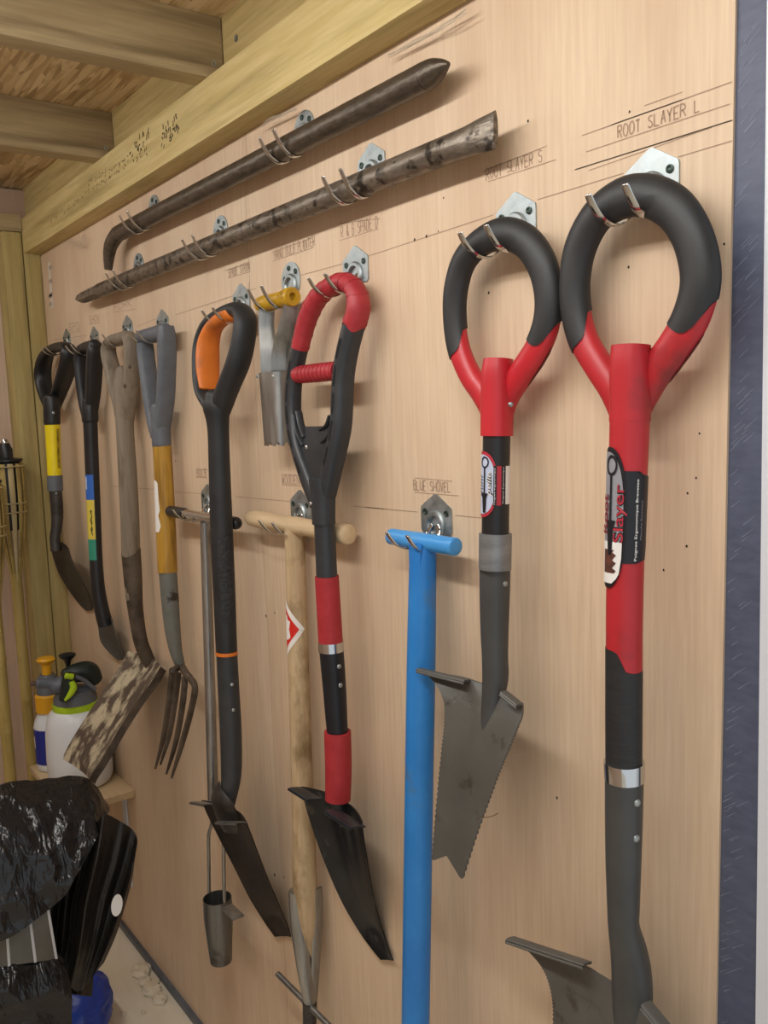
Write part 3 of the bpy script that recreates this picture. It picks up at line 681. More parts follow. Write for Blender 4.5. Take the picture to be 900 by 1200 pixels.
off = -PX(254, 1050, x0)[1]
sw = Sweep([P(250, 938, off), P(252, 964, off)], .0095); t.add('collar', sw.mesh(), STEEL)
ct = P(254.5, 1052, off); cb = P(255.5, 1122, off)
hc = ct[2] - cb[2]
V1 = lathe([(.0278, 0), (.0283, -.3 * hc), (.0212, -hc), (.0200, -hc), (.0272, -.3 * hc), (.0266, .0)], (ct[0], ct[1], ct[2]), (0, 0, 1), 28)
V1 = (V1[0], V1[1][:-2] + [tuple([5 * 28 + j, 5 * 28 + (j + 1) % 28, (j + 1) % 28, j]) for j in range(28)])
t.add('cup', V1, mat('grey_steel_cup', '6C6C6A', '7E7E7B', .33, .85, scale=20, stretch=(4, 4, .5), c3='4A4744', s3=14, rvar=.15))
p = P(271, 1067, off); t.add('foot_plate', [lambda q: q][0](box(p[0] - .02, p[0] + .03, p[1] - .012, p[1] + .012, p[2] - .003, p[2] + .001, .001)), STEEL)
hook(P(245, 590)[0], zc - .0115 + .0325, 'hook behind the black-gripped steel bulb planter T-handle')

# ------------------------------------------------------------------ orange and black spade
x0 = P(262, 370, .044)[0]; OFO = lambda y: .036 + (y - 363) * .00023
t = Thing('orange_spade', 'long black spade with orange-lined D-handle and rusty blade', 'spade', (x0, -OFF, .43))
L_ = [(252, 478), (241, 458), (238, 430), (239, 402), (246, 380), (262, 368), (279, 363)]
R_ = [(279, 363), (287, 372), (286, 395), (279, 425), (267, 455), (257, 482)]
sw = flat(L_ + R_[1:], OFO, [.014, .010, .009, .009, .011, .0125, .013, .013, .013, .014, .015, .016], [.020, .021, .021, .020, .017, .0155, .017, .020, .021, .022, .021, .02])
h = t.add('handle', sw.mesh(nt=22), RUBB)
sw2 = flat([(245, 456), (243.5, 430), (244.5, 402), (251, 383), (264, 371), (274, 367)], OFO, [.005, .0075, .008, .0115, .0135, .0135], [.018, .0222, .0212, .0175, .016, .0165])
t.add('grip_lining', sw2.mesh(nt=22, rnd_end=.5), ORNG, h, label='orange soft grip lining')
sw = shaft([(252, 464, 24), (253.5, 476, 32), (255, 491, 27.5), (256, 510, 25), (257.5, 560, 25.5), (260, 630, 26.5), (263, 700, 26), (265.5, 763, 25)], x0); gs = t.add('shaft', sw.mesh(nt=24, rnd_end=.7), RUBB)
c = sw.camth(.7)
t.add('grip_panel', sw.patch([(u, c - .9 + w_, c + .35 - w_) for u, w_ in ((uof(sw, 626), .15), (uof(sw, 630), 0), (uof(sw, 660), 0), (uof(sw, 690), 0), (uof(sw, 722), 0), (uof(sw, 727), .15))], .0012), mat('ribbed_rubber', '17181B', '2B2C2F', .6, scale=160, bump=.6), gs)
sw = shaft([(265.5, 763, 26), (265.6, 767, 26)], x0); t.add('orange_ring', sw.mesh(nt=24), ORNG)
sw = shaft([(265.8, 766, 24.5), (267.5, 800, 25), (270.5, 860, 25.5), (271, 905, 24), (268.5, 930, 20), (265, 950, 16)], x0); lt = t.add('lower_shaft', sw.mesh(nt=24), mat('grey_coated_tube', '303234', '3A3C3E', .5, .2, scale=15, bump=.04))
for py in (799, 828):
    u = uof(sw, py); t.add('rivet', rivet(sw, u, sw.camth(u) - .35, .0032), ZINC, lt)
b = blade([((236, 938), (287, 962)), ((243, 955), (291, 972)), ((258, 985), (300, 996)), ((275, 1018), (313, 1030)), ((292, 1052), (327, 1063)), ((308, 1078), (336, 1085)), ((322, 1098), (340, 1098))], x0, .016, .0025)
bl = t.add('blade', grid(b, .0025), mat('brown_black_blade', '2E2722', '3B322B', .45, .35, scale=15, bump=.12, c3='1B1714', s3=10, lo3=.5, hi3=.65))
offb = -PX(262, 950, x0)[1]
t.add('tread', tread((236, 940), (252, 943), offb, .024, .004, .002), STEEL, bl); t.add('tread', tread((266, 963), (290, 964), offb, .024, .004, .002), STEEL, bl)
b2 = blade([((259, 915), (262, 925)), ((250, 932), (276, 944)), ((256, 955), (281, 964)), ((264, 972), (280, 976))], x0, -.013, .002); t.add('socket_fold', grid([[p + np.array([0, -.004, 0]) for p in r] for r in b2], .002), STEELD, bl)
grip_hook((283, 344), P(262, 370, OFF)[2], .0135, 'hook holding the orange-lined black spade')

# ------------------------------------------------------------------ hand bulb planter with yellow grip
A = P(305, 357, OFF); B = P(344, 347, OFF); zc = (A[2] + B[2]) / 2; A[2] = B[2] = zc; xm = (A[0] + B[0]) / 2
t = Thing('hand_bulb_planter', 'short hand bulb planter with mustard yellow grip and toothed steel cutter', 'bulb planter', (xm, -OFF, 1.39))
g = lambda f: A + (B - A) * f
t.add('grip', Sweep([g(0), g(.15), g(.45), g(.8)], [.0115, .0125, .012, .0125]).mesh(), YELD)
t.add('end_cap', lathe([(.0125, 0), (.0145, .003), (.0145, .016), (.0135, .019), (.006, .019), (.005, .012), (.0042, .012)], g(.8), (1, 0, 0), 24), YELD)
def strip(path, w, thick=.0012):
    rows = [[p + np.array(wd) * k for k in (-1, -.5, 0, .5, 1)] for p, wd in zip(catmull(path, 6), catmull(w, 6))]
    return grid(rows, thick, (0, 1, 0))
q = lambda a, b_, o=OFF: P(a, b_, o)
t.add('arm', strip([q(312, 362), q(312, 385), q(315, 410), q(316, 440)], [(.005, .011, 0), (.005, .011, 0), (.006, .012, 0), (.007, .012, 0)]), STEEL)
t.add('arm', strip([q(342, 356), q(336, 385), q(329, 412), q(327, 440)], [(.005, .010, 0), (.007, .012, 0), (.007, .012, 0), (.007, .011, 0)]), STEEL)
zt_ = q(316, 437)[2]; zb_ = q(316, 522)[2]; xc = q(322, 480)[0]
rows = []
for k in range(13):
    z = zt_ + (zb_ - zt_) * k / 12; r = []
    for j in range(33):
        th = math.pi * (-.72 + 1.44 * j / 32); rr = .030 - .003 * k / 12
        zz = z + ((.006 if (j // 2) % 2 else 0) if k == 12 else 0)
        r.append(np.array([xc + rr * math.sin(th), -OFF + .004 - rr * math.cos(th) * .8, zz]))
    rows.append(r)
V, Fc = grid(rows, .0012, (0, 1, 0)); t.add('cutter', (V, Fc), STEEL)
for px, py in ((301.5, 441), (320, 441)):
    p = q(px, py, OFF + .02); t.add('rivet', dome(p, (.3, -1, 0), .003, .0015), ZINC)
hook(P(342, 333)[0], zc - .0125 + .0418, 'round plated hook holding the yellow-gripped hand bulb planter', True)

# ------------------------------------------------------------------ red and black spade with double handle
x0 = P(378, 440, .05)[0]; OFH = lambda y: .034 + max(0, y - 331) * .000088
t = Thing('red_black_spade', 'black spade with taped red loop handle, red crossbar and red sleeves', 'spade', (x0, -OFF, .57))
lp = [(373, 590), (360, 556), (349.5, 522), (344, 490), (343.5, 460), (347, 430), (354, 398), (361, 372), (372, 350), (388, 336), (405, 331), (417, 341), (420, 362), (414, 384), (407, 412), (402.5, 440), (401, 470), (399, 502), (391, 540), (382, 580), (377, 592)]
k = len(lp)
sw = flat(lp, OFH, [.013] * 2 + [.011] * 5 + [.012] * 5 + [.0125] * 7 + [.013] * 2, [.012] * 2 + [.0125] * 5 + [.0135] * 5 + [.016] * 7 + [.014] * 2, n=6)
h = t.add('handle', sw.mesh(nt=22, pw=.8), DGREY)
t.add('tape', sw.mesh(u0=.335, u1=.652, nt=22, e=.0016, nu=60, ub=lambda th: .006 * math.sin(3 * th)), TAPE, h, label='red tape wound over the loop')
for i, u in enumerate(np.linspace(.345, .64, 13)):
    t.add('tape_edge', sw.mesh(u0=u, u1=u + .0035, nt=22, e=.0022, nu=2, ua=lambda th: .006 * math.sin(th + 1), ub=lambda th: .006 * math.sin(th + 1)), TAPE, h)
for u in (.09, .15, .20, .245, .29, .695, .745, .795, .845, .895):
    th = 0. if u < .5 else math.pi
    th = sw.camth(u) + (.95 if u > .5 else -.95)
    t.add('slot', sw.patch([(u + d, th - .15 * w_, th + .15 * w_) for d, w_ in ((-.020, .2), (-.016, 1), (.016, 1), (.020, .2))], .0007), mat('slot_black', '060607', None, .8), h)
A = P(349, 439, .0435); B = P(396, 434.5, .0435); zc = (A[2] + B[2]) / 2; A[2] = B[2] = zc
cb_ = Sweep([A, A + (B - A) * .5, B], [.0125, .013, .0125]); o = t.add('crossbar', cb_.mesh(nt=22), TAPE)
for u in np.linspace(.12, .9, 9): t.add('tape_edge', cb_.mesh(u0=u, u1=u + .03, nu=2, nt=22, e=.0007, ua=lambda th: .03 * math.sin(th), ub=lambda th: .03 * math.sin(th)), TAPE, o)
b = blade([((357, 500), (391, 499)), ((355, 525), (393, 525)), ((359, 548), (391, 548)), ((366, 572), (387, 573)), ((371, 588), (384, 589))], x0, -.008, .012, offs=(.050, .057))
t.add('handle_web', grid([[p + np.array([0, -.002, 0]) for p in r] for r in b], .012), DGREY)
for s in (0, 1):
    for d in (0, 1):
        q = [[(350, 482), (353, 497), (358, 512)], [(346, 486), (349, 504), (357, 522)], [(388, 487), (384, 498), (377, 504)], [(390, 500), (386, 511), (379, 519)]][2 * s + d]
        t.add('web_rib', Sweep([P(a, b_, OFH(b_) + .006) for a, b_ in q], .0022, .006).mesh(nt=8), DGREY)
for px, py in ((359, 524), (364, 590)):
    p = P(px, py, OFH(py) + .019); t.add('screw', dome(p, (.3, -1, 0), .003, .0018), CHROME)
sw = shaft([(376, 560, 28), (378.5, 580, 28), (379, 600, 27), (379.5, 614, 26.5)], x0); t.add('handle_socket', sw.mesh(nt=22, pw=.85), DGREY)
sw = shaft([(380, 610, 24.5), (383, 676, 25)], x0); t.add('upper_tube', sw.mesh(nt=22), DGREY)
sw = shaft([(383, 675, 28.5), (387.5, 752, 29)], x0); t.add('sleeve', sw.mesh(nt=22), REDF)
sw = shaft([(387.6, 751.5, 30.5), (388.2, 762.5, 30.5)], x0); t.add('ferrule', sw.mesh(nt=22), CHROME)
sw = shaft([(388.3, 761, 29), (391.5, 800, 28), (395.5, 860, 25)], x0); lt = t.add('lower_tube', sw.mesh(nt=22), mat('blue_black_tube', '16181E', '1E2027', .4, .2, scale=15))
for py in (777.5, 800):
    u = uof(sw, py); t.add('rivet', rivet(sw, u, sw.camth(u) - .55, .0036), ZINC, lt)
sw = shaft([(395.5, 857, 32), (396.5, 900, 31.5), (396, 937, 30)], x0); t.add('sleeve', sw.mesh(nt=22), REDF)
sw = shaft([(396, 935, 26), (397, 952, 22)], x0); t.add('neck', sw.mesh(nt=22), BBLADE)
b = blade([((353, 922), (423, 962)), ((358, 945), (425, 980)), ((369, 980), (429, 1005)), ((384, 1020), (434, 1035)), ((402, 1060), (441, 1068)), ((421, 1092), (450, 1098)), ((436, 1113), (456, 1117)), ((446, 1125), (460, 1126))], x0, .02, .0025, fold=-.012)
bl = t.add('blade', grid(b, .0025), BBLADE)
ob = -PX(388, 942, x0)[1]
t.add('tread', tread((354, 924), (377, 938), ob, .026, .004, .0025), TREADM, bl); t.add('tread', tread((396, 950), (428, 970), ob, .026, .004, .0025), TREADM, bl)
grip_hook((417, 303), P(400, 333, OFF)[2] + .001, .0135, 'hook holding the red taped loop of the black spade')

# ------------------------------------------------------------------ wooden T-handled tool
OFW = .026
x0 = P(345, 622, OFW)[0]
t = Thing('wooden_weeder', 'pale wooden T-handled digging tool with red diamond sticker and steel straps', 'digging tool', (x0, -OFF, .30))
A = P(291, 612, OFW); B = P(408, 620, OFW); A[2] = B[2] = (A[2] + B[2]) / 2; g = lambda f: A + (B - A) * f
sw = Sweep([g(0), g(.06), g(.2), g(.38), g(.52), g(.66), g(.85), g(.97), g(1)], [.008, .0135, .0145, .0125, .0145, .0135, .0145, .0155, .0148]); zc = g(.5)[2]
t.add('crossbar', sw.mesh(nt=22, nu=60, rnd_end=.25), mat('pale_wood_bar', 'BDA37E', 'CDB692', .6, scale=16, stretch=(.5, 6, 6), c3='9A8056', s3=10, lo3=.58, hi3=.75, bump=.12))
sw = shaft([(344.5, 618, 23), (345.5, 645, 23.5), (348, 720, 24), (352, 850, 25), (355.5, 960, 26.5), (357.5, 1045, 29)], x0); sh = t.add('shaft', sw.mesh(nt=24), PWOOD)
c = sw.camth(.3); ya, yb = uof(sw, 704), uof(sw, 766); ym = (ya + yb) / 2
def diamond(s): return [(ym + (yb - ya) / 2 * s * k, c + 1.42 - (1 - abs(k)) * 2.15 * s, c + 1.42 + (1 - abs(k)) * 1.0 * s) for k in np.linspace(-1, 1, 17)]
stk = t.add('sticker', sw.patch(diamond(1.)), WHT, sh, label='white-edged red diamond sticker'); t.add('sticker_red', sw.patch(diamond(.74), .0009), REDS, stk)
t.add('sticker_print', sw.patch([(u, c + a, c + 1.5) for u, a in ((ym - (yb - ya) * .24, 1.15), (ym - (yb - ya) * .16, 1.0), (ym - .02, .7), (ym, .85), (ym + .02, .7), (ym + (yb - ya) * .16, .78), (ym + (yb - ya) * .2, 1.1))], .0012), WHT, stk)
q = [(357.5, 1040, 29), (361, 1080, 24), (364, 1110, 14), (366, 1130, 5)]; sw = shaft(q, x0); t.add('shaft_taper', sw.mesh(nt=24), PWOOD)
def strap(pts, hw, dep):
    Q = [PX(a, b_, x0 + d) for a, b_, d in pts]; return Sweep(Q, hw, dep)
t.add('strap', strap([(352.5, 1041, -.008), (354, 1075, -.008), (356.5, 1110, -.006), (360, 1150, -.002), (364, 1180, .0), (366, 1192, 0)], [.0135, .0135, .0125, .0105, .009, .008], [.023, .0225, .019, .014, .010, .009]).mesh(nt=20), STEEL)
t.add('strap', strap([(371.5, 1041, .016), (372, 1075, .015), (371, 1110, .011), (369, 1150, .005), (367, 1180, .002), (366, 1192, 0)], [.003, .003, .003, .003, .003, .003], [.010, .010, .009, .008, .007, .007]).mesh(nt=16), STEEL)
sw = shaft([(363, 1175, 17), (363, 1200, 16), (362, 1300, 12), (361, 1370, 5)], x0); t.add('spike', sw.mesh(nt=18), STEELD)
oc = -PX(362, 1178, x0)[1]; A = P(326, 1146, oc); B = P(400, 1212, oc); A[2] = B[2] = (A[2] + B[2]) / 2; t.add('foot_bar', Sweep([A, B], .0052).mesh(nt=12), STEEL)
hook(P(353, 593)[0], zc - .0145 + .0325, 'hook behind the pale wooden T-handle')

# ------------------------------------------------------------------ blue shovel
x0 = P(496, 634, OFF)[0]
t = Thing('blue_shovel', 'blue painted steel shovel with T-handle, hanging beside the small saw spade', 'shovel', (x0, -OFF, .55))
A = P(459, 628, OFF); B = P(533.5, 641.5, OFF); A[2] = B[2] = (A[2] + B[2]) / 2; zc = A[2]
t.add('crossbar', Sweep([A, A + (B - A) * .5, B], [.0108, .0112, .0112]).mesh(nt=24, rnd_end=.22), BLUE2)
sw = shaft([(496.5, 636, 30), (495.5, 660, 32), (493.5, 780, 34), (490.5, 960, 33.5), (487, 1200, 33), (484, 1420, 31)], x0); t.add('shaft', sw.mesh(nt=26), BLUE)
for s in (-1, 1):
    c_ = PX(496.5, 640, x0) + np.array([s * .012, -.002, 0])
    t.add('gusset', ([c_ + np.array(v) for v in ((-.001, -.012, .004), (.001, -.012, .004), (-s * .002 - .001, -.014, -.022), (-s * .002 + .001, -.014, -.022), (-.001, .008, .004), (.001, .008, .004))], [(0, 1, 3, 2), (4, 5, 3, 2), (0, 4, 2), (1, 5, 3), (0, 1, 5, 4)]), BLUE, smooth=0)
b = blade([((455, 1395), (530, 1440)), ((450, 1430), (530, 1480)), ((452, 1500), (524, 1540)), ((470, 1570), (500, 1590))], x0, .02, .0025); t.add('blade', grid(b, .0025), BLUE)
hook(P(512, 603)[0], zc - .0112 + .0325, 'hook with bright ring above the blue T-handle')

# ------------------------------------------------------------------ saw-edged spades with ring handles
def ring_spade(T, ring, ra, rb, off, bu0, bu1, hub, x0, nm, mats, hubw, tip):
    n = len(ring)
    sw = flat(ring, off, ra, rb, n=8)
    T.add('ring_handle', sw.mesh(nt=24, nu=120), mats[0], label='red moulded ring')
    s0, s1 = bu0, bu1
    g_ = T.add('ring_grip', sw.mesh(u0=s0, u1=s1, nt=28, nu=120, e=.0012, ua=lambda th: tip * math.tanh(2.6 * math.sin(th - 2.55)), ub=lambda th: tip * math.tanh(2.6 * math.sin(th - .75))), mats[1], label='black rubber grip around the ring')
    cu = [(.80, .25), (.815, .9), (.84, 1.), (.87, .8), (.895, .15)]
    T.add('channel', sw.patch([(u_, -.15 - .22 * k_, -.15 + .22 * k_) for u_, k_ in cu], .0006), mat('deep_red_channel', '5E1218', None, .6), label='dark moulded channel in the red arm')
    return sw
# small one
x0 = P(586, 285, OFF)[0]
t = Thing('small_root_spade', 'small saw-edged grey spade with red and black ring handle', 'spade', (x0, -OFF, .88))
ring = [(582, 492), (566, 462), (550, 438), (538, 408), (533, 372), (534.5, 338), (544, 306), (564, 284), (590, 274), (616, 283), (635, 310), (643, 345), (641, 378), (630, 408), (612, 436), (594, 464), (585, 492)]
k = len(ring)
ra = [.014] + [.0145] * 2 + [.0145] * 2 + [.015] * 3 + [.0165] * 3 + [.0155] * 4 + [.016, .016] ; ra = (ra + [.014] * k)[:k]
sw = ring_spade(t, ring, ra, .0115, OFF, .208, .785, None, x0, 'k', (REDP, RUBB), 37, .028)
hub = shaft([(584, 421, 34), (583, 440, 37), (582.5, 470, 37.5), (582, 511, 37)], x0); hb = t.add('hub', hub.mesh(nt=26, pw=.9), REDP)
p = P(598.5, 474, OFF + .012); t.add('screw', dome(p, (.6, -1, 0), .003, .002), ZINC, hb)
up = shaft([(582, 508, 32.3), (581, 570, 32.2), (580.5, 628, 32)], x0); us = t.add('upper_tube', up.mesh(nt=28), BLKP)
c = up.camth(.5); U = lambda py: uof(up, py)
yc, yh = (U(529) + U(606)) / 2, (U(606) - U(529)) / 2
def oval(s, th_c, th_w, pw=.42): return [(yc + yh * s * k_, c + th_c - th_w * s * max(0, 1 - abs(k_) ** 2.6) ** pw, c + th_c + th_w * s * max(0, 1 - abs(k_) ** 2.6) ** pw) for k_ in np.sin(np.linspace(-math.pi / 2, math.pi / 2, 31))]
lb = t.add('label', up.patch([(u, c - 1.35, c + .0) for u in np.linspace(U(545), U(591), 6)], .0005), NAVY, us, label='printed label wrapped round the tube')
t.add('label_red', up.patch([(u, c - .38, c + .1) for u in np.linspace(U(545), U(591), 6)], .0008), REDPR, lb)
t.add('label_white', up.patch([(u, c - 1.3, c - .72) for u in np.linspace(U(545), U(590), 6)], .0008), WHT, lb)
t.add('label_print', text_on(up, 'Poignee Ergonomique', U(589), U(547), c - .60, c - .46, .0010), WHT, lb, smooth=0)
ov = t.add('label_oval', up.patch(oval(1., 1.15, 1.25), .0010), REDPR, lb); t.add('label_field', up.patch(oval(.9, 1.15, 1.22), .0013), LBLU, ov)
t.add('label_bar', up.patch([(u, c + .16, c - .05) for u in np.linspace(U(546), U(592), 6)], .0016), NAVY, ov)
t.add('label_print', text_on(up, 'Poignee ergonomique', U(590), U(548), c + .02, c + .13, .0019), WHT, ov, smooth=0)
t.add('label_word', text_on(up, 'pelle', U(580), U(553), c + .19, c + .62, .0017, .25, .06), NAVY, ov, smooth=0)
t.add('label_word', text_on(up, 'pelle', U(580), U(553), c + .22, c + .62, .0020, .25), WHT, ov, smooth=0)
t.add('label_word', text_on(up, 'mini', U(581), U(556), c + .98, c + 1.38, .0017, .25), NAVY, ov, smooth=0)
def icon(sw_, ua_, ub_, th, m, par, e, wid):
    """little spade picture: ring, shaft and blade"""
    ln = ub_ - ua_; V = []; Fq = []; rr = ln * .1; rt = .34
    for j in range(20):
        a = 2 * math.pi * j / 20
        for f_ in (1., .72): V.append(sw_.surf(ua_ + rr + rr * f_ * math.cos(a), th + rt * f_ * math.sin(a), e))
    for j in range(20): a, b_ = 2 * j, 2 * ((j + 1) % 20); Fq.append((a, a + 1, b_ + 1, b_))
    vf = join((V, Fq), sw_.patch([(ua_ + 2 * rr, th - .06, th + .06), (ua_ + ln * .62, th - .06, th + .06)], e), sw_.patch([(ua_ + ln * .62, th - .3, th + .3), (ua_ + ln * .7, th - .18, th + .18), (ua_ + ln * .95, th - .12, th + .12)], e))
    t.add('label_picture', vf, m, par, smooth=0)
icon(up, U(535), U(603), c + .82, NAVY, ov, .0021, .3)
sw = shaft([(580.5, 625, 38.7), (580, 667, 38.4)], x0); t.add('ferrule', sw.mesh(nt=26), mat('dull_alloy', '7B7E80', '8C8F91', .4, .5, scale=25, stretch=(1, 1, 4), bump=.05))
so = shaft([(580, 666, 36.5), (579.7, 700, 35.5), (579.5, 740, 33), (580, 770, 31), (580.5, 792, 31), (578, 815, 27), (572, 850, 19), (566, 885, 12), (560, 925, 3)], x0 - .004); sk = t.add('socket', so.mesh(nt=26), GMET2)
u = uof(so, 682); t.add('rivet', rivet(so, u, so.camth(u) - .75, .0034), ZINC, sk)
b = blade([((497, 787), (612, 827)), ((511, 803), (611, 840)), ((520, 822), (604, 857)), ((521, 845), (595, 879)), ((518, 875), (585, 903)), ((514, 915), (572, 938)), ((510, 960), (557, 980)), ((506, 1007), (541, 1030))], x0, .004, .0025, nx=24, n=14, serr=.0014, notch=.016, fold=-.004, crown=.010, offs=(.056, .105))
bl = t.add('blade', grid(b, .0025), GMET)
ob = .057
t.add('tread', tread((495, 785), (551, 799), ob, .011, .004, .0025), GMET, bl); t.add('tread', tread((594, 812), (613, 827), ob, .012, .004, .0025), GMET, bl)
def engrave(bg, rows_, txts, T, par, m):
    """raised letters on the blade sheet, placed by blade row / column fractions"""
    nr = len(bg) - 1; nc = len(bg[0]) - 1
    def at(u, v):
        i = min(max(u * nr, 0), nr - .001); j = min(max(v * nc, 0), nc - .001); i0, j0 = int(i), int(j); a, b_ = i - i0, j - j0
        return bg[i0][j0] * (1 - a) * (1 - b_) + bg[i0 + 1][j0] * a * (1 - b_) + bg[i0][j0 + 1] * (1 - a) * b_ + bg[i0 + 1][j0 + 1] * a * b_
    for (u0, u1, v0, v1), tx in zip(rows_, txts):
        v, f, (a, b_, c_, d) = text_mesh(tx)
        T.add('raised_letters', ([at(u1 + (u0 - u1) * (p[1] - c_) / (d - c_), v0 + (v1 - v0) * (p[0] - a) / (b_ - a)) + np.array([0, -.0008, 0]) for p in v], f), m, par, smooth=0)
EMB = mat('worn_emboss', '77756E', '5F5D58', .5, .3, scale=200)
engrave(b, [(.16, .205, .2, .42), (.215, .275, .14, .45)], ['Root', 'Slayer'], t, bl, EMB)
rt_ = P(561, 962, .1); q = [P(558, 962, .11), P(563, 957, .108), P(570, 958, .106), P(578, 956, .105), P(584, 953, .104)]; t.add('root_fibre', Sweep(q, .0004).mesh(nt=5), mat('dry_root', '5A4326', None, .8), bl)
hook(P(605, 243)[0], P(590, 276, OFF)[2] - .0165 + .0325, 'plated hook holding the smaller red and black ring handle')

# large one
x0 = P(750, 232, OFF)[0]
t = Thing('large_root_spade', 'large saw-edged grey spade with red and black ring handle and long red shaft', 'spade', (x0, -OFF, .62))
ring = [(735, 492), (720, 458), (701, 428), (684, 398), (675, 362), (674, 325), (681, 288), (700, 253), (728, 233), (757, 229), (787, 242), (808, 270), (819, 305), (820, 338), (809, 375), (789, 408), (764, 442), (744, 478), (738, 495)]
ra = [.015] * 3 + [.0155] * 3 + [.0165] * 2 + [.018] * 3 + [.0175] * 4 + [.017] * 4
sw = ring_spade(t, ring, ra, .0125, OFF, .200, .783, None, x0, 'l', (REDP2, RUBB), 45, .032)
hub = shaft([(739.5, 405, 44), (738.5, 430, 46), (738.5, 470, 46), (738, 494, 46)], x0); hb = t.add('hub', hub.mesh(nt=26, pw=.9), REDP2)
rs = shaft([(738, 490, 46), (736, 549, 45), (734, 610, 43.8), (732.3, 682, 42.8), (731.5, 740, 42.2), (731.5, 790, 42)], x0)
c = rs.camth(.6); us = t.add('red_shaft', rs.mesh(nt=32, nu=60), REDP2)
bs = shaft([(731.3, 750, 43), (731.2, 800, 42.8), (731, 850, 42.5), (731, 897, 42)], x0); bc = bs.camth(0)
def step(th):
    d = (th - bc + math.pi) % (2 * math.pi) - math.pi
    return .06 + .17 / (1 + math.exp((d - .15) * 9)) if abs(d) < 2 else .1
t.add('lower_grip', bs.mesh(nt=64, nu=30, ua=step), mat('black_ribbed', '1C1D1F', '262729', .55, scale=60, stretch=(1, 1, 6), bump=.15))
U = lambda py: uof(rs, py)
yc, yh = (U(525) + U(687)) / 2, (U(687) - U(525)) / 2
pan = t.add('label_panel', rs.patch([(u, c - 1.5 + w_, c + .2) for u, w_ in ((U(552), .9), (U(556), .1), (U(575), 0), (U(610), .0), (U(640), .08), (U(655), .25), (U(658), .9))], .0009), NAVY, us, label='black wrap-round label with red lettering')
lb = t.add('label', rs.patch(oval(1., 1.05, 1.05), .0014), NAVY, us); t.add('label_field', rs.patch(oval(.93, 1.1, 1.02), .0018), SILV, lb)
t.add('label_field', rs.patch([(u, c + .18 + w_, c + 1.7) for u, w_ in ((U(632), 0), (U(650), .02), (U(668), .12), (U(676), .25), (U(681), .5))], .0021), WHT, lb)
t.add('label_word', text_on(rs, 'Slayer', U(634), U(567), c - .02, c + .62, .0024, .0, .035), NAVY, lb, smooth=0)
t.add('label_word', text_on(rs, 'Slayer', U(634), U(567), c - .02, c + .62, .0028, .0, .0), REDPR, lb, smooth=0)
t.add('label_word', text_on(rs, 'Root', U(625), U(578), c + .95, c + 1.45, .0028, .0, .02), mat('dark_red_print', '7A1F2A', None), lb, smooth=0)
t.add('label_print', text_on(rs, 'Poignee Ergonomique Brevetee', U(653), U(560), c - .60, c - .42, .0014, 0, .012), WHT, pan, smooth=0)
t.add('label_print', text_on(rs, 'Manche Resistant', U(630), U(584), c - .84, c - .73, .0014), SILV, pan, smooth=0)
icon(rs, U(534), U(655), c + .82, NAVY, lb, .0026, .4)
t.add('label_print', rs.patch([(u, c + .55 + .12 * math.sin(i * 2.1), c + 1.25) for i, u in enumerate(np.linspace(U(642), U(668), 10))], .0024), mat('brown_picture', '3A2A22', '6A3A2E', .5, scale=300), lb)
sw = shaft([(731.3, 892, 46.5), (731.5, 899, 47), (731.8, 913, 46.5)], x0); t.add('ferrule', sw.mesh(nt=28), CHROME)
so = shaft([(731.5, 910, 44.5), (731, 960, 43), (730.5, 1010, 41), (730.5, 1060, 37.5), (731, 1085, 36.5), (737, 1115, 43), (740, 1140, 46), (741, 1175, 46), (740, 1250, 36), (734, 1340, 14)], x0); sk = t.add('socket', so.mesh(nt=28), GMET2)
for py in (933, 973):
    u = uof(so, py); t.add('rivet', rivet(so, u, so.camth(u) - .75, .0038), ZINC, sk)
b = blade([((603, 1102), (800, 1222)), ((623, 1119), (798, 1232)), ((639, 1141), (793, 1246)), ((647, 1170), (788, 1268)), ((648, 1205), (782, 1296)), ((643, 1280), (770, 1360)), ((636, 1370), (750, 1430)), ((628, 1450), (728, 1500))], x0, .004, .003, nx=24, n=14, serr=.0014, notch=.014, fold=-.005, crown=.020, offs=(.060, .075))
bl = t.add('blade', grid(b, .003), GMET)
ob = .061
t.add('tread', tread((602, 1100), (693, 1130), ob, .014, .004, .003), GMET, bl); t.add('tread', tread((762, 1176), (800, 1222), ob, .016, .004, .003), GMET, bl)
engrave(b, [(.225, .265, .23, .40), (.275, .33, .22, .46)], ['Root', 'Slayer'], t, bl, EMB)
hook(P(764, 196)[0], P(755, 229, OFF)[2] - .018 + .0325, 'plated hook holding the larger red and black ring handle')

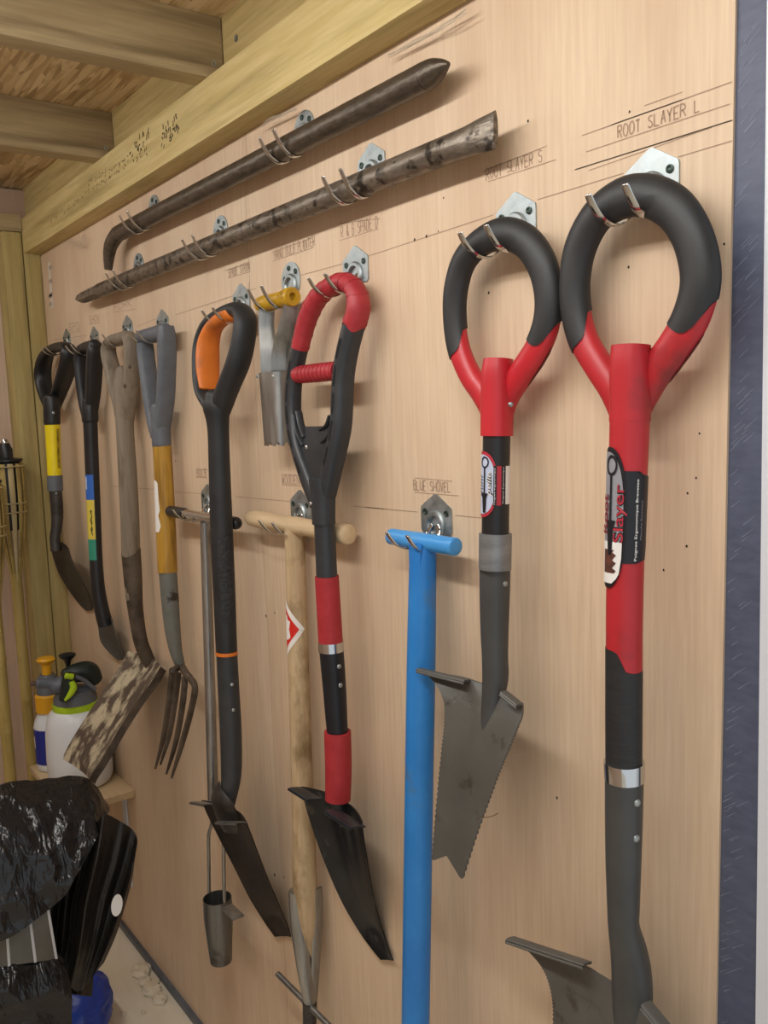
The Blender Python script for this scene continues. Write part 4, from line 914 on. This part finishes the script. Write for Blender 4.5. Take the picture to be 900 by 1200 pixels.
# ================================================================== the far corner: torches, shelf, sprayers
def torch(px, py, bx, label):
    base = PX(px, py, bx); by, zt = base[1], base[2]
    t = Thing('bamboo_torch', label, 'garden torch', (bx, by, 0), 'bamboo garden torches')
    c = lambda h: (bx, by, zt + h)
    t.add('snuffer_cap', lathe([(.0105, 0), (.011, .006), (.008, .012), (.002, .014)], c(-.014), nt=18), CHROME)
    t.add('wick_holder', lathe([(.019, -.055), (.019, -.03), (.014, -.018), (.012, -.012)], c(0), nt=18), BLKP)
    t.add('collar', lathe([(.030, -.068), (.042, -.062), (.042, -.056), (.020, -.052)], c(0), nt=24), BLKP)
    t.add('canister', lathe([(.02, -.25), (.029, -.20), (.033, -.07), (.033, -.064)], c(0), nt=20), BLKP)
    for k in range(12):
        a = 2 * math.pi * k / 12; d = np.array([math.cos(a), math.sin(a), 0]); cc = np.array(c(0))
        pts = [cc + d * .040 + np.array([0, 0, -.068]), cc + d * .040 + np.array([0, 0, -.16]), cc + d * .034 + np.array([0, 0, -.24]), cc + d * .016 + np.array([0, 0, -.36]), cc + d * .012 + np.array([0, 0, -.40])]
        t.add('slat', Sweep(pts, [.0075, .0075, .006, .0035, .003], [.0025] * 5, ref=tuple(d)).mesh(nt=8), BAMB if k % 3 else BAMBP)
    for h, r in ((-.075, .0445), (-.175, .043), (-.20, .042)):
        pts = [np.array(c(h)) + np.array([math.cos(a) * r, math.sin(a) * r, rnd.uniform(-.001, .001)]) for a in np.linspace(0, 2 * math.pi, 17)]
        t.add('binding', Sweep(pts, [.0025 if h < -.1 else .006] * 17, .002, ref=(0, 0, 1), n=3).mesh(nt=8), BAMBP)
    z = zt - .37; segs = [z, z - .16, z - .36, z - .6, z - .85, .0]
    prof = []
    for a, b_ in zip(segs, segs[1:]):
        if b_ < 0: continue
        prof += [(.0165, a), (.0150, a - .008), (.0150, b_ + .008), (.0165, b_ + .002)]
    prof[-1] = (.0165, 0.0); t.add('cane', lathe(prof, (bx, by, 0), nt=18), BAMB)
torch(5, 514, -2.525, 'bamboo torch standing against the end wall beside the corner posts')
torch(-21, 538, -2.425, 'second bamboo torch, cut off by the left edge of the picture')

zs = .456
SX0, SX1, SY = -2.462, -2.115, -.17
t = Thing('corner_shelf', 'small plywood shelf on a white bracket under the sprayers', 'shelf', (-2.42, 0, zs))
t.add('board', box(SX0, SX1, SY, -.0008, zs - .018, zs, .0015), mat('shelf_ply', 'CDB48C', 'D8C09A', .6, scale=12, stretch=(.6, 6, 6)))
xb = -2.195
t.add('bracket', join(box(xb - .014, xb + .014, -.005, -.0008, zs - .29, zs - .019), box(xb - .009, xb + .009, -.14, -.002, zs - .0215, zs - .0185)), WHITEP, smooth=0)
t.add('brace', Sweep([(xb, -.006, zs - .15), (xb, -.05, zs - .09), (xb, -.12, zs - .022)], .006, .008, ref=(1, 0, 0)).mesh(nt=8), WHITEP)

# white pressure sprayer
cx, cy = -2.262, -.089
t = Thing('pressure_sprayer', 'white round pressure sprayer with lime green trigger behind the rusty spade blade', 'sprayer', (cx, cy, zs))
t.add('bottle', lathe([(.055, 0), (.074, .004), (.081, .02), (.082, .08), (.080, .14), (.076, .17), (.068, .192), (.055, .206), (.044, .21)], (cx, cy, zs), nt=36), WPLAS)
t.add('lime_ring', lathe([(.050, .200), (.058, .203), (.058, .218), (.05, .22)], (cx, cy, zs), nt=28), GREENP)
t.add('collar', lathe([(.045, .212), (.054, .216), (.054, .232), (.045, .25), (.03, .256)], (cx, cy, zs), nt=28), GREYP)
hd = t.add('head', Sweep([PX(112, 797, cx), PX(104, 788, cx), PX(92, 788, cx), PX(76, 793, cx)], [.02, .028, .026, .02], [.02, .026, .024, .018], ref=(1, 0, 0)).mesh(nt=18, rnd_end=.5), DKGRN)
for nm, pts, dx, r, m in (('nozzle', [(80, 803), (66, 803), (58, 801), (43, 801)], .0, [.028, .022, .0145, .0125], GREYP), ('nozzle_tip', [(43, 801), (36, 801)], .0, [.0065, .006], mat('brown_tip', '5A4840', None)),
                      ('grip', [(82, 790), (80, 804), (74, 821)], .05, [.018, .018, .012], DKGRN),
                      ('trigger', [(84, 799), (86, 806), (82, 814), (76, 821)], .068, [.007, .009, .007, .003], GREENP), ('trigger_clip', [(77, 792), (85, 793)], .07, [.0075, .0075], GREENP),
                      ('lever', [(86, 792), (98, 797), (112, 808)], .06, [.005, .0055, .005], GREYP)):
    q = [PX(a, b_, cx + dx) for a, b_ in pts]; t.add(nm, Sweep(q, r, ref=(1, 0, 0)).mesh(nt=14, rnd_end=.3), m, hd)
kx, ky = PX(79, 770, cx - .03)[:2]
kz = PX(79, 766, cx - .03)[2]
t.add('pump_rod', lathe([(.006, -.06), (.006, -.006)], (kx, ky, kz), nt=12), BLKP)
t.add('pump_knob', lathe([(.006, -.03), (.010, -.016), (.020, -.008), (.022, -.002), (.014, .001)], (kx, ky, kz), nt=20), BLKP)
# blue-labelled sprayer behind it
cx, cy = -2.412, -.117
t = Thing('blue_label_sprayer', 'white bottle with yellow collar and blue label at the back of the shelf', 'sprayer', (cx, cy, zs))
t.add('bottle', lathe([(.03, 0), (.042, .003), (.045, .015), (.045, .12), (.042, .135), (.032, .155), (.03, .165)], (cx, cy, zs), nt=28), WPLAS)
sw = Sweep([(cx, cy, zs + .118), (cx, cy, zs + .022)], .0452)
lb = t.add('label', sw.patch([(u, 0., 2.6) for u in np.linspace(0, 1, 6)], .0006), mat('deep_blue_print', '1A2A8C', None, .45))
t.add('label_numeral', text_on(sw, '1.', .30, .02, .9, 1.3, .001) if False else sw.patch([(.2, 1.45, 1.62), (.55, 1.45, 1.62)], .001), WHT, lb)
t.add('collar', lathe([(.032, .16), (.036, .162), (.036, .205), (.03, .21)], (cx, cy, zs), nt=24), mat('amber_plastic', 'E0A51E', None, .4))
t.add('neck', lathe([(.028, .208), (.03, .21), (.028, .25), (.018, .262)], (cx, cy, zs), nt=24), GREYP)
t.add('pump_knob', lathe([(.012, .258), (.013, .29), (.022, .297), (.025, .303), (.021, .308), (.006, .309)], (cx + .0, cy + .0, zs), nt=24), mat('amber_plastic', 'E0A51E', None, .4))

# ================================================================== black plastic sack in the foreground
def sack_part(ctr, rad, seed, amp, nu=72, nv=56, pw=.75):
    V = []; Fc = []
    for i in range(nv + 1):
        ph = -math.pi / 2 + math.pi * i / nv
        for j in range(nu):
            th = 2 * math.pi * j / nu; cp = math.copysign(abs(math.cos(ph)) ** pw, math.cos(ph))
            d = np.array([cp * math.cos(th), cp * math.sin(th), math.copysign(abs(math.sin(ph)) ** pw, math.sin(ph))])
            p = d * np.array(rad)
            v = Vector((d[0] * 2.2 + seed, d[1] * 2.2, d[2] * 2.2))
            r = 1 - abs(noise.noise(v * 1.5)) * 2; r2 = 1 - abs(noise.noise(v * 4.0)) * 2
            V.append(np.array(ctr) + p + d * amp * (1.2 * r + .45 * r2 + .6 * noise.noise(v)))
    for i in range(nv):
        for j in range(nu):
            k = (j + 1) % nu; Fc.append((i * nu + j, i * nu + k, (i + 1) * nu + k, (i + 1) * nu + j))
    return V, Fc
bx = -1.66
t = Thing('black_sack', 'crumpled glossy black plastic sack slumped in the lower left foreground', 'plastic sack', (bx, -.42, 0))
t.add('body', sack_part((bx - .07, -.54, .29), (.09, .20, .285), 3.1, .010), BAG)
top = blade
# draped top fold
rows = []
prof_px = [[(-40, 950), (-40, 975), (-40, 1010), (-40, 1060), (-40, 1110)], [(0, 922), (0, 950), (0, 990), (0, 1050), (0, 1104)], [(35, 917), (30, 945), (25, 985), (25, 1040), (28, 1090)],
           [(65, 913), (65, 940), (60, 980), (58, 1020), (55, 1068)], [(93, 912), (92, 940), (88, 975), (82, 1015), (76, 1050)], [(112, 924), (110, 945), (103, 970), (95, 1000), (86, 1032)], [(128, 948), (124, 960), (115, 978), (104, 1000), (92, 1022)]]
depth = [-.085, -.015, .03, .06, .07]
for i, colm in enumerate(prof_px):
    rows.append([PX(a, b_, bx + d) for k_, ((a, b_), d) in enumerate(zip(colm, depth))])
rows = [catmull(r, 10) for r in rows]; cols = list(zip(*rows)); cols = [catmull(c_, 10) for c_ in cols]; rows = [list(r) for r in zip(*cols)]
for i, r in enumerate(rows):
    for j in range(len(r)):
        p = r[j]; v = Vector((p[0] * 14, p[1] * 14, p[2] * 14)); n1 = 1 - 2 * abs(noise.noise(v)); n2 = 1 - 2 * abs(noise.noise(v * 2.6 + Vector((5, 1, 2))))
        r[j] = p + np.array([.008 * n1 + .003 * n2, 0, .007 * n1 + .003 * n2])
t.add('draped_fold', grid(rows, .0015, (-1, 0, 0)), BAG, smooth=60)
# pleated open mouth of the sack
rows = []; N_ = 48
topc = [(100, 975), (112, 966), (124, 955), (140, 962), (155, 972), (161, 984), (159, 1000)]
botc = [(72, 1140), (78, 1150), (84, 1158), (92, 1162), (100, 1156), (112, 1140), (122, 1128)]
midc = [(84, 1060), (92, 1058), (104, 1055), (118, 1052), (132, 1055), (143, 1058), (146, 1064)]
TT, MM, BB = [catmull([np.array([a, b_, 0.]) for a, b_ in z_], 8) for z_ in (topc, midc, botc)]
for i in range(len(TT)):
    u = i / (len(TT) - 1)
    pl_ = .015 * math.sin(u * 11 + 4.2) + .007 * math.sin(u * 23 + 1) + .003 * math.sin(u * 47)
    q = [PX(TT[i][0], TT[i][1], bx + .02 + pl_ * .5), PX(.5 * TT[i][0] + .5 * MM[i][0] + 2, .5 * TT[i][1] + .5 * MM[i][1], bx + .03 + pl_), PX(MM[i][0], MM[i][1], bx + .03 + pl_), PX(.5 * BB[i][0] + .5 * MM[i][0] + 2, .5 * BB[i][1] + .5 * MM[i][1], bx + .03 + pl_), PX(BB[i][0], BB[i][1], bx + .01 + pl_ * .3)]
    rows.append(catmull(q, 8))
t.add('open_mouth', grid(rows, .0015, (-1, 0, 0)), BAGM, smooth=60)
rows = []
for i in range(41):
    u = i / 40; w_ = .012 * math.sin(u * 17) + .006 * math.sin(u * 31 + 2)
    rows.append(catmull([PX(48 + 66 * u + dx_, y_ - 22 * u * (1 - k_ / 3) + 8 * u, bx - .02 + w_) for k_, (y_, dx_) in enumerate(((1025, 8), (1065, 2), (1110, -2), (1160, -6)))], 6))
t.add('inner_pleats', grid(rows, .0015, (-1, 0, 0)), BAGM, smooth=60)
o_c = PX(137, 1060, bx + .055); V = []
for j in range(20):
    a = 2 * math.pi * j / 20; V.append(PX(137 + 6.5 * math.cos(a) + 1.5 * math.sin(a), 1061 - 13 * math.sin(a), bx + .062))
t.add('oval_sticker', (V + [p + np.array([-.001, 0, 0]) for p in V], [tuple(range(20)), tuple(range(20, 40))] + [(j, (j + 1) % 20, 20 + (j + 1) % 20, 20 + j) for j in range(20)]), WHT, smooth=0)
# grey checked sheet showing below the fold, and the lower bulge
rows = []
for k_ in range(9):
    u = k_ / 8; rows.append([PX(-20 + (66 + 20 - 12 * (1 - u)) * v_, (1075 + 58 * u) - v_ * (12 * u + 25 * (1 - u)) + 3, bx + .058 + .012 * math.sin(v_ * 7 + u * 3) * .3) for v_ in np.linspace(0, 1, 15)])
ck = t.add('checked_sheet', grid(rows, .0012, (-1, 0, 0)), CHECK, label='grey translucent sheet with white lines')
for vi in (5, 10, 14):
    t.add('white_line', Sweep([r[vi] + np.array([.0012, 0, 0]) for r in rows], .0024, .0006, ref=(1, 0, 0), n=3).mesh(nt=6), mat('soft_white', 'B9BABC', None, .5), ck)
rows = []
cs = [[(-40, 1128), (-40, 1160), (-40, 1200), (-40, 1250)], [(0, 1126), (0, 1155), (0, 1195), (0, 1250)], [(30, 1121), (32, 1150), (34, 1190), (35, 1250)], [(58, 1114), (62, 1145), (66, 1185), (68, 1250)], [(72, 1118), (77, 1148), (79, 1185), (79, 1250)], [(76, 1130), (82, 1155), (84, 1190), (84, 1250)]]
for colm in cs: rows.append(catmull([PX(a, b_, bx + d) for (a, b_), d in zip(colm, (.045, .075, .08, .06))], 10))
cols = [catmull(c_, 10) for c_ in zip(*rows)]; rows = [list(r) for r in zip(*cols)]
for r in rows:
    for j in range(len(r)):
        p = r[j]; v = Vector((p[0] * 16 + 3, p[1] * 16, p[2] * 16)); n1 = 1 - 2 * abs(noise.noise(v)); n2 = 1 - 2 * abs(noise.noise(v * 2.4)); r[j] = p + np.array([.007 * n1 + .002 * n2, 0, 0])
t.add('lower_bulge', grid(rows, .0015, (-1, 0, 0)), BAG, smooth=60)

# blue sack on the floor, crumbs, cobwebs
p = PZ(92, 1205, 0); 
lone('blue_sack', sack_part((p[0], p[1] - .015, .062), (.10, .085, .058), 9.2, .007, 40, 28), BBAG, (p[0], p[1], 0), 'blue printed plastic sack on the floor beneath the black sack', 'plastic sack')
def crumb(px, py, s, lab):
    p = PZ(px, py, 0); p[1] = min(p[1], -.02)
    lone('debris_crumb', sack_part((p[0], p[1], s * .3), (s * 1.5, s, s * .3), rnd.uniform(0, 50), s * .25, 14, 10), DEBR, (p[0], p[1], 0), lab, 'debris', 'pale crumbs on the floor by the wall')
for px, py, s in ((165, 1140, .018), (170, 1152, .013), (178, 1162, .017), (187, 1172, .014), (172, 1135, .011), (182, 1150, .008), (145, 1188, .005), (168, 1187, .005)):
    crumb(px, py, s, 'pale crumb of dusty debris on the floor by the wall foot')
def web(pts, name='cobweb'):
    for k in range(5):
        q = [P(a + rnd.uniform(-3, 3), b_ + rnd.uniform(-3, 3), .012 + rnd.uniform(0, .01)) for a, b_ in pts]
        yield Sweep(q, .00045, n=4).mesh(nt=4)
for pts, lab in (([(306, 150), (316, 142), (330, 136), (345, 128)], 'wispy grey cobweb under the timber above the bent bar'), ([(100, 276), (92, 290), (84, 282), (76, 290)], 'wispy grey cobweb under the timber near the corner post'),
                 ([(455, 66), (490, 48), (520, 30), (545, 12)], 'thin dark cobweb thread on the upper plywood')):
    vf = join(*web(pts)); lone('cobweb', vf, WEB, tuple(P(*pts[0])), lab, 'cobweb')
